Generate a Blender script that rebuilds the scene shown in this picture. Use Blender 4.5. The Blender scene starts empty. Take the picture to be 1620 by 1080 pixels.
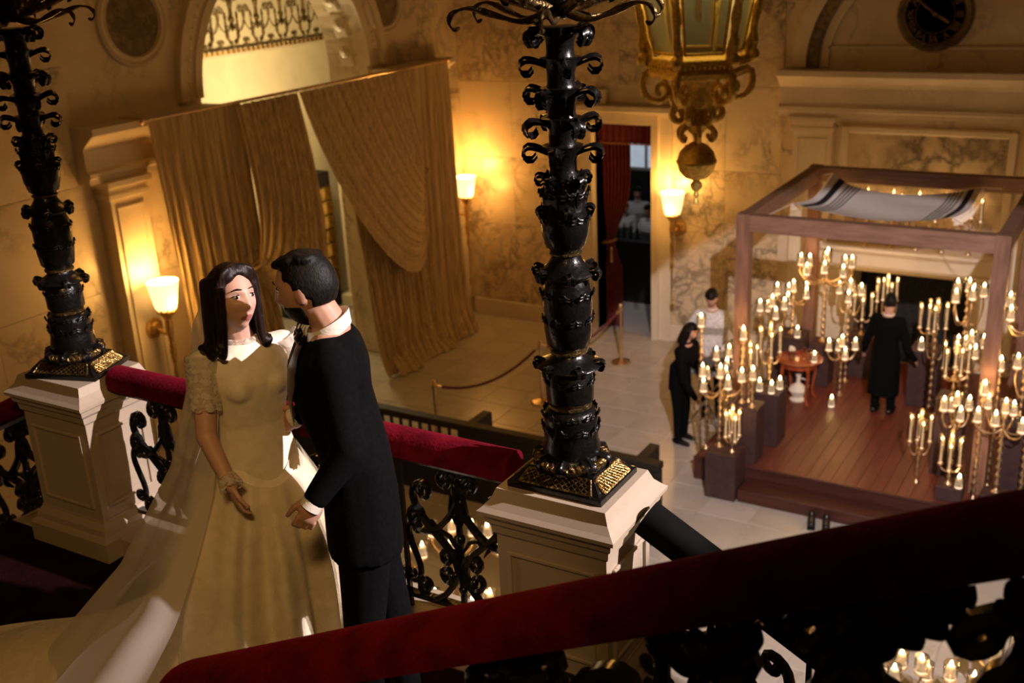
import bpy, bmesh, math, random
from mathutils import Vector, Matrix
from math import sin, cos, pi, radians, sqrt, atan2, exp

random.seed(7)
scene = bpy.context.scene
COL = scene.collection

# ------------------------------------------------------------------ camera
YAW, PITCH, ROLL = radians(31.3), radians(20.03), radians(2.78)
CAM = Vector((0, 0, 6.5))
_f = Vector((-sin(YAW) * cos(PITCH), cos(YAW) * cos(PITCH), -sin(PITCH)))
_r = Vector((cos(YAW), sin(YAW), 0))
_d = _f.cross(_r)
_right = cos(ROLL) * _r + sin(ROLL) * _d
_down = -sin(ROLL) * _r + cos(ROLL) * _d
cam_data = bpy.data.cameras.new('camera')
cam_data.sensor_width = 36.0
cam_data.lens = 1739.0 / 1620.0 * 36.0
cam_data.clip_start = 0.05
cam_data.dof.use_dof = True
cam_data.dof.focus_distance = 3.75
cam_data.dof.aperture_fstop = 3.2
cam = bpy.data.objects.new('camera', cam_data)
m3 = Matrix((_right, -_down, -_f)).transposed()
cam.matrix_world = Matrix.Translation(CAM) @ m3.to_4x4()
COL.objects.link(cam)
scene.camera = cam

# ------------------------------------------------------------------ world, key light, exposure
world = bpy.data.worlds.new('hall_ambience')
scene.world = world
world.use_nodes = True
world.node_tree.nodes['Background'].inputs[0].default_value = (1.0, 0.44, 0.09, 1)
world.node_tree.nodes['Background'].inputs[1].default_value = 0.024

def lamp(name, kind, loc, energy, color, size=0.05, parent=None, **kw):
    d = bpy.data.lights.new(name, kind)
    d.energy = energy
    d.color = color
    if kind in ('POINT', 'SPOT'):
        d.shadow_soft_size = size
    for k, v in kw.items():
        setattr(d, k, v)
    o = bpy.data.objects.new(name, d)
    o.location = loc
    COL.objects.link(o)
    if parent:
        o.parent = parent
    return o

# two white stage lamps: one high on the right for the landing, one above the upper flight for the hall
def stage_lamp(loc, aim, watts, half, blend):
    o = lamp('stage_lamp', 'SPOT', loc, watts, (1.0, 0.86, 0.86), 0.06, spot_size=radians(2 * half), spot_blend=blend)
    o.rotation_euler = (Vector(aim) - Vector(loc)).to_track_quat('-Z', 'Y').to_euler()
    return o
stage_lamp((7.2, 5.4, 10.2), (-2.4, 3.15, 4.92), 10500, 5.9, 0.25)
stage_lamp((1.0, 0.5, 8.5), (-2.5, 11.7, 0.6), 6000, 14.6, 0.08)
# added warm overhead fill for the hall; no lamp hangs there
warm_fill = lamp('overhead_fill', 'POINT', (-5.5, 8.0, 9.0), 110, (1.0, 0.44, 0.085), 0.6)
# added warm fill spot, high behind the viewer, turned on the landing
o_ = lamp('landing_fill', 'SPOT', (0.4, -0.9, 8.6), 350, (1.0, 0.57, 0.19), 0.25, spot_size=radians(36), spot_blend=0.6)
o_.rotation_euler = (Vector((-3.1, 2.5, 4.3)) - Vector((0.4, -0.9, 8.6))).to_track_quat('-Z', 'Y').to_euler()

scene.view_settings.view_transform = 'Standard'
scene.view_settings.look = 'None'
scene.view_settings.gamma = 1.0
scene.view_settings.use_curve_mapping = False
scene.view_settings.exposure = 0.0

# ------------------------------------------------------------------ helpers
class MB:
    def __init__(s):
        s.v, s.f, s.m = [], [], []
    def add(s, vs, fs, mi=0):
        b = len(s.v)
        s.v += [tuple(p) for p in vs]
        s.f += [tuple(i + b for i in f) for f in fs]
        s.m += [mi] * len(fs)
        return s
    def box(s, c, d, rz=0, mi=0, bev=0.0, top=1.0):
        x, y, z = d[0] / 2, d[1] / 2, d[2] / 2
        if bev > 0:
            b = min(bev, x * .45, y * .45, z * .45)
            rings = [(-z, x - b, y - b), (-z + b, x, y), (z - b, x, y), (z, x - b, y - b)]
        else:
            rings = [(-z, x, y), (z, x * top, y * top)]
        vs = []
        ca, sa = cos(rz), sin(rz)
        for (zz, a, e) in rings:
            for (sx, sy) in ((-1, -1), (1, -1), (1, 1), (-1, 1)):
                px, py = sx * a, sy * e
                vs.append((c[0] + px * ca - py * sa, c[1] + px * sa + py * ca, c[2] + zz))
        fs = [(3, 2, 1, 0)]
        for k in range(len(rings) - 1):
            for i in range(4):
                j = (i + 1) % 4
                fs.append((k * 4 + i, k * 4 + j, k * 4 + 4 + j, k * 4 + 4 + i))
        n = (len(rings) - 1) * 4
        fs.append((n, n + 1, n + 2, n + 3))
        return s.add(vs, fs, mi)
    def boxr(s, lo, hi, mi=0, bev=0.0):
        return s.box([(a + b) / 2 for a, b in zip(lo, hi)], [abs(b - a) for a, b in zip(lo, hi)], 0, mi, bev)
    def lathe(s, prof, seg=16, c=(0, 0, 0), mi=0, a0=0.0, sx=1.0, sy=1.0):
        vs, fs = [], []
        n = len(prof)
        for (r, z) in prof:
            for i in range(seg):
                a = a0 + 2 * pi * i / seg
                vs.append((c[0] + r * cos(a) * sx, c[1] + r * sin(a) * sy, c[2] + z))
        for k in range(n - 1):
            for i in range(seg):
                j = (i + 1) % seg
                fs.append((k * seg + i, k * seg + j, (k + 1) * seg + j, (k + 1) * seg + i))
        if prof[0][0] > 1e-5:
            fs.append(tuple(range(seg - 1, -1, -1)))
        if prof[-1][0] > 1e-5:
            fs.append(tuple((n - 1) * seg + i for i in range(seg)))
        return s.add(vs, fs, mi)
    def tube(s, pts, r, seg=8, mi=0, up=None, asp=1.0, closed=False):
        pts = [Vector(p) for p in pts]
        n = len(pts)
        rr = r if isinstance(r, (list, tuple)) else [r] * n
        T = []
        for i in range(n):
            if closed:
                t = pts[(i + 1) % n] - pts[i - 1]
            else:
                t = pts[min(i + 1, n - 1)] - pts[max(i - 1, 0)]
            T.append(t.normalized() if t.length > 1e-9 else Vector((0, 0, 1)))
        if up is not None:
            U = [Vector(up).normalized()] * n
        else:
            u = T[0].orthogonal().normalized()
            U = []
            for i in range(n):
                u = (u - T[i] * u.dot(T[i]))
                u = u.normalized() if u.length > 1e-6 else T[i].orthogonal().normalized()
                U.append(u)
        vs, fs = [], []
        for i in range(n):
            w = T[i].cross(U[i])
            w = w.normalized() if w.length > 1e-6 else T[i].orthogonal()
            for k in range(seg):
                a = 2 * pi * (k + .5) / seg
                vs.append(pts[i] + w * (rr[i] * cos(a)) + U[i] * (rr[i] * asp * sin(a)))
        for i in range(n if closed else n - 1):
            j = (i + 1) % n
            for k in range(seg):
                l = (k + 1) % seg
                fs.append((i * seg + k, i * seg + l, j * seg + l, j * seg + k))
        if not closed:
            fs.append(tuple(range(seg - 1, -1, -1)))
            fs.append(tuple((n - 1) * seg + k for k in range(seg)))
        return s.add(vs, fs, mi)
    def cap(s, p0, r0, p1, r1, seg=14, mi=0):
        p0, p1 = Vector(p0), Vector(p1)
        d = p1 - p0
        L = d.length
        d = d.normalized() if L > 1e-9 else Vector((0, 0, 1))
        u = d.orthogonal().normalized()
        w = d.cross(u)
        rings = []
        for k in range(1, 6):
            a = -pi / 2 + pi / 2 * k / 5
            rings.append((p0 + d * (r0 * sin(a)), r0 * cos(a)))
        for k in range(0, 5):
            a = pi / 2 * k / 5
            rings.append((p1 + d * (r1 * sin(a)), r1 * cos(a)))
        vs = []
        for (c, r) in rings:
            for i in range(seg):
                a = 2 * pi * i / seg
                vs.append(c + u * (r * cos(a)) + w * (r * sin(a)))
        n = len(rings)
        vs += [p0 - d * r0, p1 + d * r1]
        fs = []
        for k in range(n - 1):
            for i in range(seg):
                j = (i + 1) % seg
                fs.append((k * seg + i, k * seg + j, k * seg + seg + j, k * seg + seg + i))
        for i in range(seg):
            j = (i + 1) % seg
            fs.append((n * seg, j, i))
            fs.append((n * seg + 1, (n - 1) * seg + i, (n - 1) * seg + j))
        return s.add(vs, fs, mi)
    def ell(s, c, r, M=None, su=16, sv=10, mi=0):
        vs, fs = [], []
        M = M or Matrix.Identity(3)
        c = Vector(c)
        for k in range(1, sv):
            t = pi * k / sv - pi / 2
            for i in range(su):
                a = 2 * pi * i / su
                vs.append(c + M @ Vector((r[0] * cos(t) * cos(a), r[1] * cos(t) * sin(a), r[2] * sin(t))))
        vs += [c + M @ Vector((0, 0, -r[2])), c + M @ Vector((0, 0, r[2]))]
        b = (sv - 1) * su
        for k in range(sv - 2):
            for i in range(su):
                j = (i + 1) % su
                fs.append((k * su + i, k * su + j, k * su + su + j, k * su + su + i))
        for i in range(su):
            j = (i + 1) % su
            fs.append((b, j, i))
            fs.append((b + 1, (sv - 2) * su + i, (sv - 2) * su + j))
        return s.add(vs, fs, mi)
    def grid(s, fn, nu, nv, mi=0, cu=False, thick=0.0):
        vs = [Vector(fn(i / (nu if cu else nu - 1), j / (nv - 1))) for j in range(nv) for i in range(nu)]
        fs = []
        for j in range(nv - 1):
            for i in range(nu if cu else nu - 1):
                k = (i + 1) % nu
                fs.append((j * nu + i, j * nu + k, j * nu + nu + k, j * nu + nu + i))
        return s.add(vs, fs, mi)
    def prism(s, poly, z0, z1, axis='z', mi=0):
        n = len(poly)
        def m(p, h):
            return (p[0], p[1], h) if axis == 'z' else ((p[0], h, p[1]) if axis == 'y' else (h, p[0], p[1]))
        vs = [m(p, z0) for p in poly] + [m(p, z1) for p in poly]
        fs = [tuple(range(n - 1, -1, -1)), tuple(range(n, 2 * n))]
        fs += [(i, (i + 1) % n, n + (i + 1) % n, n + i) for i in range(n)]
        return s.add(vs, fs, mi)
    def mesh(s, name, mats, smooth=False, autosm=None):
        me = bpy.data.meshes.new(name)
        me.from_pydata(s.v, [], s.f)
        for mt in (mats if isinstance(mats, (list, tuple)) else [mats]):
            me.materials.append(mt)
        if any(s.m):
            me.polygons.foreach_set('material_index', s.m)
        bm = bmesh.new()
        bm.from_mesh(me)
        bmesh.ops.recalc_face_normals(bm, faces=bm.faces)
        bm.to_mesh(me)
        bm.free()
        if smooth:
            me.polygons.foreach_set('use_smooth', [True] * len(me.polygons))
            if autosm:
                me.set_sharp_from_angle(angle=autosm)
        me.update()
        return me
    def build(s, name, mats, parent=None, smooth=False, autosm=radians(40), loc=None):
        return place(name, s.mesh(name, mats, smooth, autosm), parent, loc)

def place(name, me, parent=None, loc=None, rz=None, mat=None):
    o = bpy.data.objects.new(name, me)
    COL.objects.link(o)
    if parent is not None:
        o.parent = parent
    if loc is not None:
        o.location = loc
    if rz is not None:
        o.rotation_euler = (0, 0, rz)
    if mat is not None:
        o.matrix_local = mat
    return o

def tag(o, label=None, cat=None, group=None, kind=None):
    if label: o['label'] = label
    if cat: o['category'] = cat
    if group: o['group'] = group
    if kind: o['kind'] = kind
    return o

def thing(name, label, cat, loc=(0, 0, 0), rz=0.0, group=None):
    o = bpy.data.objects.new(name, None)
    o.empty_display_size = 0.1
    o.location = loc
    o.rotation_euler = (0, 0, rz)
    COL.objects.link(o)
    return tag(o, label, cat, group)

KIDS = {}
def copy_tree(o, loc=None, rz=None, label=None, group=None, parent=None):
    c = o.copy()
    COL.objects.link(c)
    if parent is not None:
        c.parent = parent
    if loc is not None:
        c.location = loc
    if rz is not None:
        c.rotation_euler = (0, 0, rz)
    if label: c['label'] = label
    if group: c['group'] = group
    for ch in list(o.children):
        copy_tree(ch, parent=c)
    return c

def remesh(mb, name, mats, voxel, smooth=4, factor=0.5):
    me = mb.mesh(name + '_src', mats[0] if isinstance(mats, (list, tuple)) else mats)
    o = bpy.data.objects.new(name + '_src', me)
    COL.objects.link(o)
    r = o.modifiers.new('r', 'REMESH')
    r.mode = 'VOXEL'
    r.voxel_size = voxel
    r.adaptivity = 0
    if smooth:
        k = o.modifiers.new('s', 'SMOOTH')
        k.iterations = smooth
        k.factor = factor
    dg = bpy.context.evaluated_depsgraph_get()
    dg.update()
    out = bpy.data.meshes.new_from_object(o.evaluated_get(dg))
    bpy.data.objects.remove(o)
    bpy.data.meshes.remove(me)
    out.name = name
    out.materials.clear()
    for mt in (mats if isinstance(mats, (list, tuple)) else [mats]):
        out.materials.append(mt)
    out.polygons.foreach_set('use_smooth', [True] * len(out.polygons))
    return out

def lerp(a, b, t):
    return a + (b - a) * t
def bez(p, t):
    p = [Vector(q) for q in p]
    while len(p) > 1:
        p = [p[i].lerp(p[i + 1], t) for i in range(len(p) - 1)]
    return p[0]
def curve(p, n):
    return [bez(p, i / (n - 1)) for i in range(n)]
def spline(pts, n):
    """Catmull-Rom through pts, n samples"""
    P = [Vector(p) for p in pts]
    out = []
    m = len(P) - 1
    for k in range(n):
        t = k / (n - 1) * m
        i = min(int(t), m - 1)
        u = t - i
        p0, p1, p2, p3 = P[max(i - 1, 0)], P[i], P[i + 1], P[min(i + 2, m)]
        out.append(0.5 * ((2 * p1) + (p2 - p0) * u + (2 * p0 - 5 * p1 + 4 * p2 - p3) * u * u + (3 * p1 - p0 - 3 * p2 + p3) * u ** 3))
    return out
def interp(tab, x):
    if x <= tab[0][0]: return tab[0][1]
    for (a, b), (c, d) in zip(tab, tab[1:]):
        if x <= c:
            return b + (d - b) * (x - a) / (c - a)
    return tab[-1][1]

# ------------------------------------------------------------------ materials
def nodes(name):
    m = bpy.data.materials.new(name)
    m.use_nodes = True
    nt = m.node_tree
    return m, nt, nt.nodes['Principled BSDF']
def N(nt, kind, **kw):
    n = nt.nodes.new(kind)
    for k, v in kw.items():
        if hasattr(n, k) and k not in n.inputs:
            setattr(n, k, v)
        else:
            n.inputs[k].default_value = v
    return n
def ramp(nt, fac, stops):
    r = nt.nodes.new('ShaderNodeValToRGB')
    e = r.color_ramp.elements
    while len(e) > len(stops): e.remove(e[-1])
    while len(e) < len(stops): e.new(0.5)
    for el, (p, c) in zip(e, stops):
        el.position = p
        el.color = (*c, 1) if len(c) == 3 else c
    nt.links.new(fac, r.inputs[0])
    return r
def rgba(c): return (c[0], c[1], c[2], 1)

def plain(name, col, rough=0.5, metal=0.0, var=0.12, scale=14.0, bump=0.0, bscale=60.0, spec=0.5, coat=0.0, sheen=0.0, emis=None, estr=0.0, sheen_col=None, trans=0.0, alpha=1.0, sss=0.0):
    m, nt, b = nodes(name)
    tc = N(nt, 'ShaderNodeTexCoord')
    nz = N(nt, 'ShaderNodeTexNoise', Scale=scale, Detail=4.0)
    nt.links.new(tc.outputs['Object'], nz.inputs['Vector'])
    lo = tuple(c * (1 - var) for c in col)
    hi = tuple(min(1, c * (1 + var)) for c in col)
    r = ramp(nt, nz.outputs['Fac'], [(0.3, lo), (0.7, hi)])
    nt.links.new(r.outputs[0], b.inputs['Base Color'])
    b.inputs['Roughness'].default_value = rough
    b.inputs['Metallic'].default_value = metal
    b.inputs['Specular IOR Level'].default_value = spec
    b.inputs['Coat Weight'].default_value = coat
    b.inputs['Coat Roughness'].default_value = 0.1
    b.inputs['Sheen Weight'].default_value = sheen
    b.inputs['Transmission Weight'].default_value = trans
    b.inputs['Alpha'].default_value = alpha
    if sheen_col: b.inputs['Sheen Tint'].default_value = rgba(sheen_col)
    if sss:
        b.inputs['Subsurface Weight'].default_value = sss
        b.inputs['Subsurface Radius'].default_value = (0.6, 0.25, 0.12)
        b.inputs['Subsurface Scale'].default_value = 0.02
    if emis:
        b.inputs['Emission Color'].default_value = rgba(emis)
        b.inputs['Emission Strength'].default_value = estr
    if bump:
        n2 = N(nt, 'ShaderNodeTexNoise', Scale=bscale, Detail=3.0)
        nt.links.new(tc.outputs['Object'], n2.inputs['Vector'])
        bp = N(nt, 'ShaderNodeBump', Strength=bump, Distance=0.02)
        nt.links.new(n2.outputs['Fac'], bp.inputs['Height'])
        nt.links.new(bp.outputs[0], b.inputs['Normal'])
    return m

def marble(name, base, dark, vein, vscale=2.2, vwidth=0.05, amount=0.5, rough=0.28, patch=0.55, cell=0.0):
    """cloudy marble with a broken net of veins; every slab gets its own cut of the stone"""
    m, nt, b = nodes(name)
    L = nt.links.new
    tc = N(nt, 'ShaderNodeTexCoord')
    oi = N(nt, 'ShaderNodeObjectInfo')
    add = N(nt, 'ShaderNodeVectorMath', operation='ADD')
    mul = N(nt, 'ShaderNodeVectorMath', operation='SCALE')
    cmb = N(nt, 'ShaderNodeCombineXYZ')
    L(oi.outputs['Random'], cmb.inputs[0]); L(oi.outputs['Random'], cmb.inputs[2])
    L(cmb.outputs[0], mul.inputs[0]); mul.inputs['Scale'].default_value = 37.0
    L(tc.outputs['Object'], add.inputs[0]); L(mul.outputs[0], add.inputs[1])
    nz = N(nt, 'ShaderNodeTexNoise', Scale=1.7, Detail=6.0)
    L(add.outputs[0], nz.inputs['Vector'])
    dst = N(nt, 'ShaderNodeVectorMath', operation='MULTIPLY_ADD')
    L(nz.outputs['Color'], dst.inputs[0]); dst.inputs[1].default_value = (0.55, 0.55, 0.55)
    L(add.outputs[0], dst.inputs[2])
    vn = N(nt, 'ShaderNodeTexNoise', Scale=vscale * .8, Detail=9.0, Roughness=.62, Distortion=.35)
    L(add.outputs[0], vn.inputs['Vector'])
    sb = N(nt, 'ShaderNodeMath', operation='SUBTRACT'); L(vn.outputs['Fac'], sb.inputs[0]); sb.inputs[1].default_value = .5
    ab = N(nt, 'ShaderNodeMath', operation='ABSOLUTE'); L(sb.outputs[0], ab.inputs[0])
    r1 = ramp(nt, ab.outputs[0], [(0.0, (1, 1, 1)), (vwidth * .25, (.6, .6, .6)), (vwidth * .9, (0, 0, 0))])
    v2 = N(nt, 'ShaderNodeTexVoronoi', feature='DISTANCE_TO_EDGE', Scale=vscale * 1.3)
    L(dst.outputs[0], v2.inputs['Vector'])
    r2 = ramp(nt, v2.outputs['Distance'], [(0.0, (cell,) * 3), (vwidth * 1.1, (0, 0, 0))])
    mx = N(nt, 'ShaderNodeMath', operation='MAXIMUM')
    L(r1.outputs[0], mx.inputs[0]); L(r2.outputs[0], mx.inputs[1])
    big = N(nt, 'ShaderNodeTexNoise', Scale=0.9, Detail=3.0)
    L(add.outputs[0], big.inputs['Vector'])
    rm = ramp(nt, big.outputs['Fac'], [(patch - .12, (0, 0, 0)), (patch + .12, (1, 1, 1))])
    mk = N(nt, 'ShaderNodeMath', operation='MULTIPLY')
    L(mx.outputs[0], mk.inputs[0]); L(rm.outputs[0], mk.inputs[1])
    mk2 = N(nt, 'ShaderNodeMath', operation='MULTIPLY')
    L(mk.outputs[0], mk2.inputs[0]); mk2.inputs[1].default_value = amount
    cl = ramp(nt, nz.outputs['Fac'], [(0.3, dark), (0.62, base)])
    mix = N(nt, 'ShaderNodeMix', data_type='RGBA')
    L(mk2.outputs[0], mix.inputs[0]); L(cl.outputs[0], mix.inputs[6])
    mix.inputs[7].default_value = rgba(vein)
    L(mix.outputs[2], b.inputs['Base Color'])
    b.inputs['Roughness'].default_value = rough
    return m

M = {}
M['wall'] = marble('amber_wall_marble', (.72, .60, .42), (.62, .49, .32), (.10, .07, .045), 1.5, .045, .85, .34, .56)
M['breccia'] = marble('breccia_wall_marble', (.70, .57, .38), (.60, .46, .28), (.09, .06, .04), 3.0, .075, .8, .34, .46, .5)
M['stone'] = marble('plain_cream_stone', (.74, .63, .46), (.66, .55, .39), (.35, .25, .15), 2.0, .03, .25, .45, .6)
M['stone_dark'] = marble('dark_green_panel_marble', (.30, .22, .12), (.13, .09, .05), (.04, .03, .02), 5, .12, .8, .4, .42)
M['panel'] = marble('veined_panel_marble', (.60, .47, .30), (.34, .24, .14), (.05, .035, .02), 2.4, .10, .9, .3, .45)
M['floor'] = marble('floor_tile_marble', (.53, .48, .42), (.44, .40, .34), (.23, .19, .15), 1.6, .03, .35, .30, .55)
M['pedestal'] = marble('white_pedestal_marble', (.47, .38, .28), (.42, .33, .24), (.28, .21, .15), 2.2, .025, .3, .38, .6)
M['black'] = plain('black_bronze', (.007, .006, .0055), .3, .3, .3, 30, .15, 55, coat=.18)
M['iron'] = plain('black_wrought_iron', (.010, .010, .012), .2, .3, .3, 30, .1, 40, coat=.6)
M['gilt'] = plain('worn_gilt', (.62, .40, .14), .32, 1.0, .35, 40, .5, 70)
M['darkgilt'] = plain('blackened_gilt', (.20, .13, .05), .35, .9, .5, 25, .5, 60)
M['gold'] = plain('bright_gold_leaf', (.86, .56, .13), .38, .72, .3, 30, .5, 60)
M['brass'] = plain('polished_brass', (.70, .52, .32), .36, 1.0, .2, 30)
M['velvet'] = plain('crimson_velvet', (.10, .003, .009), .95, 0, .5, 9, .3, 70, .05, sheen=.2, sheen_col=(.7, .03, .08))
M['carpet'] = plain('dark_red_carpet', (.014, .0025, .003), .95, 0, .5, 7, .4, 160, .05)
M['redcurt'] = plain('dark_red_drape', (.12, .008, .012), .8, 0, .3, 10, .1, 90, .2, sheen=.3)
M['darkwood'] = plain('black_brown_wood', (.007, .0045, .0035), .6, 0, .4, 12)
M['blackrail'] = plain('matte_black_rail', (.004, .0032, .0032), .85, 0, .3, 12, spec=.1)  # near-black, matte surface for the descending rail
def strands(name, lo, hi):
    m, nt, b = nodes(name)
    L = nt.links.new
    tc = N(nt, 'ShaderNodeTexCoord'); mp = N(nt, 'ShaderNodeMapping'); mp.inputs['Scale'].default_value = (60, 60, 1.6)
    L(tc.outputs['Object'], mp.inputs[0])
    nz = N(nt, 'ShaderNodeTexNoise', Scale=1.0, Detail=3.0); L(mp.outputs[0], nz.inputs['Vector'])
    r = ramp(nt, nz.outputs['Fac'], [(.35, lo), (.65, hi)]); L(r.outputs[0], b.inputs['Base Color'])
    bp = N(nt, 'ShaderNodeBump', Strength=.6, Distance=.03); L(nz.outputs['Fac'], bp.inputs['Height']); L(bp.outputs[0], b.inputs['Normal'])
    b.inputs['Roughness'].default_value = .7; b.inputs['Sheen Weight'].default_value = .3; b.inputs['Specular IOR Level'].default_value = .3
    return m
M['drape'] = strands('gold_string_drape', (.40, .27, .12), (.72, .53, .27))
M['cream'] = plain('cream_plaster', (.80, .70, .48), .6, 0, .06, 3)
M['wax'] = plain('glowing_white_wax', (.92, .82, .66), .5, 0, .05, 8, emis=(1, .76, .55), estr=1.3)  # emission puts the flame's glow into the wax itself
M['flame'] = plain('candle_flame', (1, .8, .4), .5, 0, .02, 3, emis=(1, .66, .26), estr=60)
M['plum'] = plain('plum_box_paint', (.050, .022, .020), .6, 0, .25, 10)
def hair_mat(name, lo, hi, sc, rough):
    m, nt, b = nodes(name)
    L = nt.links.new
    tc = N(nt, 'ShaderNodeTexCoord'); mp = N(nt, 'ShaderNodeMapping'); mp.inputs['Scale'].default_value = sc
    L(tc.outputs['Object'], mp.inputs[0])
    nz = N(nt, 'ShaderNodeTexNoise', Scale=1.0, Detail=4.0); L(mp.outputs[0], nz.inputs['Vector'])
    r = ramp(nt, nz.outputs['Fac'], [(.35, lo), (.65, hi)]); L(r.outputs[0], b.inputs['Base Color'])
    bp = N(nt, 'ShaderNodeBump', Strength=.25, Distance=.01); L(nz.outputs['Fac'], bp.inputs['Height']); L(bp.outputs[0], b.inputs['Normal'])
    b.inputs['Roughness'].default_value = rough; b.inputs['Specular IOR Level'].default_value = .2
    return m
M['hair_f'] = hair_mat('dark_brown_hair', (.005, .0022, .0018), (.020, .009, .007), (150, 150, 9), .42)
M['hair_m'] = hair_mat('black_short_hair', (.003, .0022, .002), (.010, .008, .007), (160, 160, 60), .55)
M['skin_f'] = plain('fair_skin', (.62, .36, .27), .5, 0, .05, 25, sss=.15)
M['skin_m'] = plain('tan_skin', (.52, .29, .20), .5, 0, .06, 25, sss=.15)
M['lip'] = plain('rose_lips', (.40, .13, .11), .45, 0, .1, 60)
M['eye'] = plain('eye_white', (.7, .66, .62), .15, 0, .02, 20)
M['iris'] = plain('dark_brown_iris', (.03, .015, .01), .1, 0, .2, 80)
M['tux'] = plain('black_wool', (.0028, .0028, .0036), .9, 0, .3, 60, .1, 300, .08)
M['satin'] = plain('black_satin', (.008, .008, .010), .3, 0, .2, 30)
M['shirt'] = plain('white_shirt_cotton', (.78, .72, .62), .7, 0, .04, 30, .1, 120)
M['greyshirt'] = plain('white_patterned_shirt', (.62, .60, .60), .7, 0, .35, 40, .1, 120)
M['shoe'] = plain('black_leather', (.008, .008, .008), .25, 0, .2, 30)
M['navy'] = plain('navy_stripe', (.008, .009, .016), .8, 0, .2, 20)
M['mahog'] = plain('red_polished_wood', (.30, .060, .018), .25, 0, .3, 6, coat=.4)
M['satin_grey'] = plain('silver_plastic', (.35, .36, .40), .3, .4, .1, 20)
M['leafgreen'] = plain('dark_green_leaves', (.012, .022, .010), .7, 0, .5, 20)

def glass_mat(name, col=(1, 1, 1), rough=0.02, tr=.8):
    m, nt, b = nodes(name)
    for n in list(nt.nodes):
        if n.type != 'OUTPUT_MATERIAL': nt.nodes.remove(n)
    out = [n for n in nt.nodes if n.type == 'OUTPUT_MATERIAL'][0]
    t = N(nt, 'ShaderNodeBsdfTransparent'); t.inputs[0].default_value = rgba(col)
    g = N(nt, 'ShaderNodeBsdfGlossy'); g.inputs['Roughness'].default_value = rough
    fr = N(nt, 'ShaderNodeFresnel', IOR=1.45)
    mp = N(nt, 'ShaderNodeMath', operation='MULTIPLY_ADD')
    nt.links.new(fr.outputs[0], mp.inputs[0]); mp.inputs[1].default_value = .8; mp.inputs[2].default_value = .02
    mx = N(nt, 'ShaderNodeMixShader')
    nt.links.new(mp.outputs[0], mx.inputs[0]); nt.links.new(t.outputs[0], mx.inputs[1]); nt.links.new(g.outputs[0], mx.inputs[2])
    nt.links.new(mx.outputs[0], out.inputs[0])
    return m
M['glass'] = glass_mat('clear_glass', (.97, .93, .85))

def sheer(name, col, opac, scale=90.0, lace=0.0, lscale=40.0):
    """sheer cloth: fine threads that let part of the light through, with denser lace motifs"""
    m, nt, b = nodes(name)
    out = [n for n in nt.nodes if n.type == 'OUTPUT_MATERIAL'][0]
    b.inputs['Base Color'].default_value = rgba(col)
    b.inputs['Roughness'].default_value = .8
    b.inputs['Sheen Weight'].default_value = .3
    tl = N(nt, 'ShaderNodeBsdfTranslucent'); tl.inputs[0].default_value = rgba(col)
    m1 = N(nt, 'ShaderNodeMixShader'); m1.inputs[0].default_value = .35
    nt.links.new(b.outputs[0], m1.inputs[1]); nt.links.new(tl.outputs[0], m1.inputs[2])
    t = N(nt, 'ShaderNodeBsdfTransparent')
    mx = N(nt, 'ShaderNodeMixShader')
    if lace:
        tc = N(nt, 'ShaderNodeTexCoord')
        nz = N(nt, 'ShaderNodeTexNoise', Scale=lscale, Detail=2.0)
        nt.links.new(tc.outputs['Object'], nz.inputs['Vector'])
        r = ramp(nt, nz.outputs['Fac'], [(.46, (opac,) * 3), (.54, (lace,) * 3)])
        nt.links.new(r.outputs[0], mx.inputs[0])
    else:
        mx.inputs[0].default_value = opac
    nt.links.new(t.outputs[0], mx.inputs[1]); nt.links.new(m1.outputs[0], mx.inputs[2])
    nt.links.new(mx.outputs[0], out.inputs[0])
    return m
M['veil'] = sheer('veil_tulle', (.86, .80, .74), .55)
M['lace'] = sheer('white_lace', (.82, .76, .68), .35, lace=.95, lscale=55)
M['strings'] = sheer('gold_string_sheer', (.72, .50, .22), .9)

def satin_cloth():
    m, nt, b = nodes('ivory_dress_satin')
    L = nt.links.new
    tc = N(nt, 'ShaderNodeTexCoord')
    nz = N(nt, 'ShaderNodeTexNoise', Scale=26.0, Detail=3.0)
    L(tc.outputs['Object'], nz.inputs['Vector'])
    r = ramp(nt, nz.outputs['Fac'], [(.35, (.80, .70, .54)), (.65, (.88, .79, .63))])
    L(r.outputs[0], b.inputs['Base Color'])
    b.inputs['Roughness'].default_value = .5
    b.inputs['Sheen Weight'].default_value = .35
    b.inputs['Specular IOR Level'].default_value = .35
    n2 = N(nt, 'ShaderNodeTexNoise', Scale=9.0, Detail=2.0)
    L(tc.outputs['Object'], n2.inputs['Vector'])
    bp = N(nt, 'ShaderNodeBump', Strength=.35, Distance=.03)
    L(n2.outputs['Fac'], bp.inputs['Height']); L(bp.outputs[0], b.inputs['Normal'])
    return m
M['dress'] = satin_cloth()

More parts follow.
